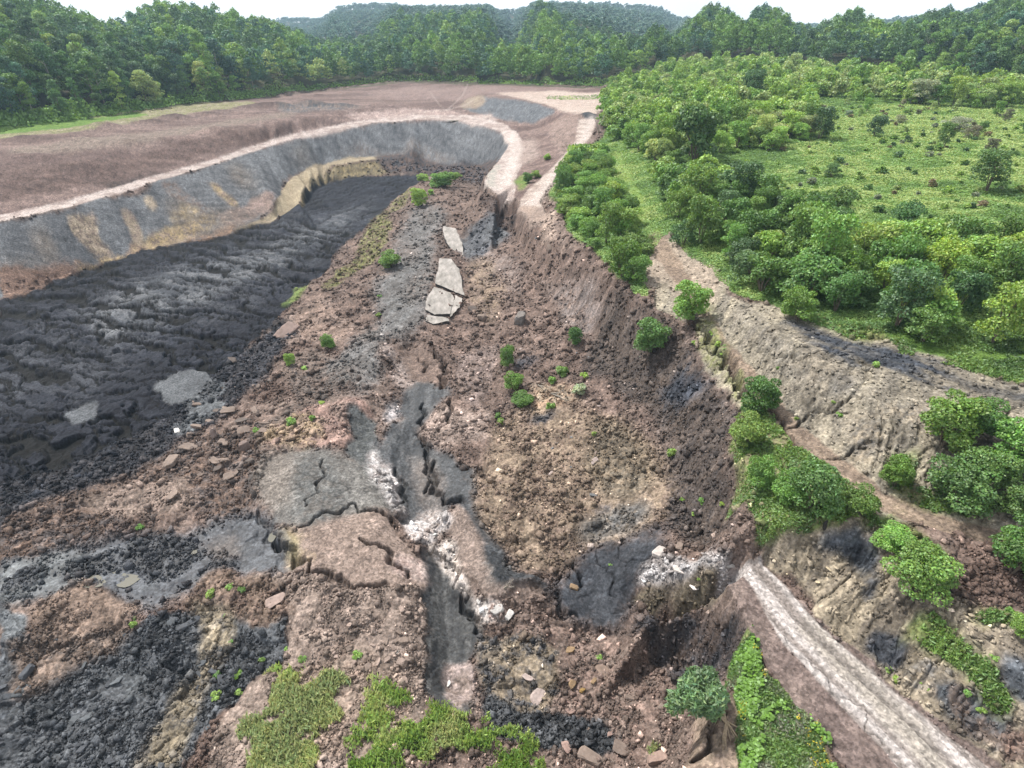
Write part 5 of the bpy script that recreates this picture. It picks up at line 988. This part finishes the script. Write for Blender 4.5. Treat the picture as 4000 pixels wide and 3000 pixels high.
# --- displaced slabs of the old road
SLM, nt, bs = newmat('road_slab_material'); lk = nt.links.new
tc = nd(nt, 'ShaderNodeTexCoord'); n_ = nd(nt, 'ShaderNodeTexNoise', i_Scale=.8, i_Detail=8.0, i_Roughness=.65); mp = nd(nt, 'ShaderNodeMapping'); mp.inputs['Scale'].default_value = (1.1, .45, 1); mp.inputs['Rotation'].default_value = (0, 0, .25)
rp = nd(nt, 'ShaderNodeValToRGB'); rp.color_ramp.elements[0].position = .35; rp.color_ramp.elements[0].color = (.13, .12, .105, 1); rp.color_ramp.elements[1].position = .68; rp.color_ramp.elements[1].color = (.33, .30, .275, 1)
lk(tc.outputs['Object'], mp.inputs[0]); lk(mp.outputs[0], n_.inputs['Vector']); lk(n_.outputs[0], rp.inputs[0]); lk(rp.outputs[0], bs.inputs['Base Color']); bs.inputs['Roughness'].default_value = .85
SIDE = simple_mat('slab_broken_edge', (.05, .045, .042), .9, .4, 3)
def slab(poly, th, tiltz, label, lift=.5):
    P = [at(u, v) for u, v in poly]; cx, cy, cz = [sum(p[i] for p in P)/len(P) for i in range(3)]
    A = np.array([(p[0]-cx, p[1]-cy, 1) for p in P]); bz = np.array([p[2] for p in P]); co, *_ = np.linalg.lstsq(A, bz, rcond=None)
    co[0] = max(-.25, min(.25, co[0]))+tiltz[0]; co[1] = max(-.25, min(.25, co[1]))+tiltz[1]; Q = []
    for a, b in zip(P, P[1:]+P[:1]):
        for k in range(6):
            t = k/6; Q.append((a[0]+(b[0]-a[0])*t-cx+random.uniform(-.14, .14), a[1]+(b[1]-a[1])*t-cy+random.uniform(-.14, .14)))
    import bmesh
    bm = bmesh.new(); top = [bm.verts.new((x, y, co[0]*x+co[1]*y)) for x, y in Q]; bot = [bm.verts.new((x*.97, y*.97, co[0]*x+co[1]*y-th)) for x, y in Q]
    bm.faces.new(top).material_index = 0; n = len(Q)
    for i in range(n): bm.faces.new((top[i], bot[i], bot[(i+1) % n], top[(i+1) % n])).material_index = 1
    bm.faces.new(bot[::-1]).material_index = 1; bmesh.ops.recalc_face_normals(bm, faces=bm.faces)
    me = bpy.data.meshes.new('road_slab'); bm.to_mesh(me); bm.free(); me.materials.append(SLM); me.materials.append(SIDE)
    o = obj('road_slab', me); o.location = (cx, cy, co[2]+lift); tag(o, label, 'road slab')
slab([(958,503),(985,506),(999,535),(1002,557),(985,553),(966,532),(958,515)], 1.4, (.0, .10), 'uppermost tilted pale slab of old road with a dark broken edge', .9)
slab([(950,565),(974,568),(992,590),(1003,641),(975,632),(941,619)], 1.2, (.0, .03), 'long pale slab of old road in the middle of the broken row', .7)
slab([(938,626),(975,636),(982,652),(972,684),(938,684),(918,672),(921,650)], 1.0, (.0, .0), 'lowest pale slab of old road, streaked white', .5)
slab([(984,642),(1000,650),(992,668),(974,690),(972,684)], .9, (.0, .0), 'narrow strip of old road split off the lowest slab', .45)
slab([(924,682),(968,690),(970,700),(935,702),(920,694)], .8, (.04, 0), 'small cracked piece of old road below the lowest slab', .3)
# --- willow hanging over the slide edge, with its bared roots
x, y, z = at(1568, 1560); r = np.random.default_rng(40)
e = link(bpy.data.objects.new('willow', None)); e.location = (x, y, z-.1); tag(e, 'grey-green willow leaning over the slide edge with bared roots', 'tree')
lob = [(-1.7+r.normal()*.75, .9+r.normal()*.8, 1.3+r.random()*1.7, .62, .62, .55) for _ in range(17)]
c = obj('crown', leafmesh('crown', lob, 9000, .17, 41, droop=1.3, asp=2.2, up=.2), e); c.color = (.11, .19, .085, 1)
pa = []
for i in range(9):
    a = math.pi*.85+r.normal()*.5; l = r.uniform(1.4, 2.4); pa.append(([(0, 0, .1), (math.cos(a)*l*.4, math.sin(a)*l*.4+.2, .9), (math.cos(a)*l, math.sin(a)*l+.5, 1.6+r.random()*.6)], [.10, .055, .015]))
v, f = tubes(pa, 6); obj('trunk', mkmesh('trunk', v, f, ROOTM), e)
pa = []
for i in range(14):
    a = -math.pi*.55+r.normal()*.55; l = r.uniform(.9, 2.0); p1 = (math.cos(a)*l*.5, math.sin(a)*l*.5); p2 = (math.cos(a+.2)*l-.2, math.sin(a+.2)*l)
    g = lambda q, h: (q[0], q[1], gz(x+q[0], y+q[1])-z+h)
    pa.append(([(0, 0, .25), g(p1, .25), g(p2, .08)], [.07, .04, .015]))
v, f = tubes(pa, 5); obj('roots', mkmesh('roots', v, f, ROOTM), e)
# --- bare dead shrubs beside the ramp and fallen saplings in the slide
def bare(u, v, hgt, label, seed, n=9, tilt=(0, 0), m=BARK, kind='dead_shrub', cat='dead shrub', spread=.5):
    r = np.random.default_rng(seed); x, y, z = at(u, v); pa = []
    for i in range(n):
        a = r.random()*6.283; l = hgt*r.uniform(.15, spread); h = hgt*r.uniform(.6, 1); k = hgt*.25*r.random()
        q = [(0, 0, -.2), (math.cos(a)*l*.3, math.sin(a)*l*.3, k+h*.3), (math.cos(a)*l*.8, math.sin(a)*l*.8, h*.75), (math.cos(a+.3)*l, math.sin(a+.3)*l, h)]; pa.append((q, [.09, .06, .04, .015]))
        for _ in range(3):
            b = r.random()*6.283; s_ = q[2]; pa.append(([s_, (s_[0]+math.cos(b)*hgt*.1, s_[1]+math.sin(b)*hgt*.1, s_[2]+hgt*.12)], [.03, .01]))
    vv, f = tubes(pa, 4); o = obj(kind, mkmesh(kind, vv, f, m)); o.location = (x, y, z); o.rotation_euler = (tilt[0], tilt[1], 0); tag(o, label, cat); return o
bare(1232,345,6,'bare grey dead shrub leaning beside the foot of the ramp',51,10); bare(1293,288,7,'tall bare dead shrub at the thicket edge beside the ramp',52,8,(0,0),PALEBARK)
for u, v, h, t, lb, s_ in ((1190,850,4.5,(.9,.9),'fallen sapling with bare pale branches above the yellow-brown debris',61),(1160,830,3.5,(1.0,1.1),'thin fallen sapling beside the dark patch in mid slope',62),(1090,1270,1.8,(.3,.6),'broken stick poking out of the white rubble fan',63)):
    bare(u, v, h, lb, s_, 5, t, PALEBARK, 'fallen_sapling', 'sapling', .25)
r = np.random.default_rng(8); x, y, z = at(1779, 1143); v, f = tubes([([(0,0,-.3),(.03,0,.3),(.0,.02,.75),(.08,.0,.95)], [.2,.15,.12,.05]), ([(0,0,.1),(.3,.1,-.15)], [.1,.03]), ([(0,0,.1),(-.3,.15,-.15)], [.1,.03])], 8)
o = obj('tree_stump', mkmesh('tree_stump', v, f, simple_mat('charred_wood', (.025,.022,.02), .9, .4, 8))); o.location = (x, y, z); tag(o, 'dark burnt stump on top of the bank above the haul road', 'stump')
# --- puddles
WM, nt, bs = newmat('puddle_water'); bs.inputs['Base Color'].default_value = (.10, .095, .075, 1); bs.inputs['Roughness'].default_value = .12
n_ = nd(nt, 'ShaderNodeTexNoise', i_Scale=2.0); bp = nd(nt, 'ShaderNodeBump', i_Strength=.08); nt.links.new(n_.outputs[0], bp.inputs['Height']); nt.links.new(bp.outputs[0], bs.inputs['Normal'])
def puddle(u, v, w_, h_, label, seed, base=(.10,.095,.075)):
    x, y, z = at(u, v); d = (y*cP+(H-z)*sP)/FP; r = np.random.default_rng(seed); n = 26; a = np.linspace(0, 2*np.pi, n, endpoint=False); q = 1+.28*np.sin(2*a+seed)+.18*np.sin(3*a+2*seed)+r.normal(size=n)*.05
    px = np.cos(a)*w_*d*.5*q; py = np.sin(a)*h_*d*.5*1.4*q; zs = [gz(x+px[i], y+py[i]) for i in range(n)]
    P = np.stack([px, py, np.zeros(n)], 1); o = obj('puddle', mkmesh('puddle', P, np.arange(n)[None], WM)); o.location = (x, y, float(np.percentile(zs, 55))+.03); tag(o, label, None, None, 'structure')
for i, (u, v, w_, h_) in enumerate([(265,1250,70,26),(205,1255,50,20),(590,1150,18,30),(412,1195,22,12),(985,262,40,6),(740,215,22,3),(905,225,18,4),(1010,186,30,3)]): puddle(u, v, w_, h_, 'shallow puddle of standing water', 3+i)

# ------------------------------------------------------------------ summer haze over the far woods
import bmesh
bm = bmesh.new(); bmesh.ops.create_cube(bm, size=1); me = bpy.data.meshes.new('haze'); bm.to_mesh(me); bm.free()
hm = bpy.data.materials.new('haze_material'); hm.use_nodes = True; nt = hm.node_tree; nt.nodes.remove(nt.nodes['Principled BSDF'])
pv_ = nd(nt, 'ShaderNodeVolumePrincipled'); pv_.inputs['Color'].default_value = (.55, .78, 1, 1); pv_.inputs['Density'].default_value = .00014; pv_.inputs['Anisotropy'].default_value = .2
nt.links.new(pv_.outputs[0], nt.nodes['Material Output'].inputs['Volume']); me.materials.append(hm)
zmin, zmax = float(Z.min())-1, float(Z.max())+40
o = obj('haze', me); o.location = (0, 1700, (zmin+zmax)/2); o.scale = (9600, 3900, zmax-zmin); tag(o, 'thin bluish summer haze', 'haze', None, 'stuff')
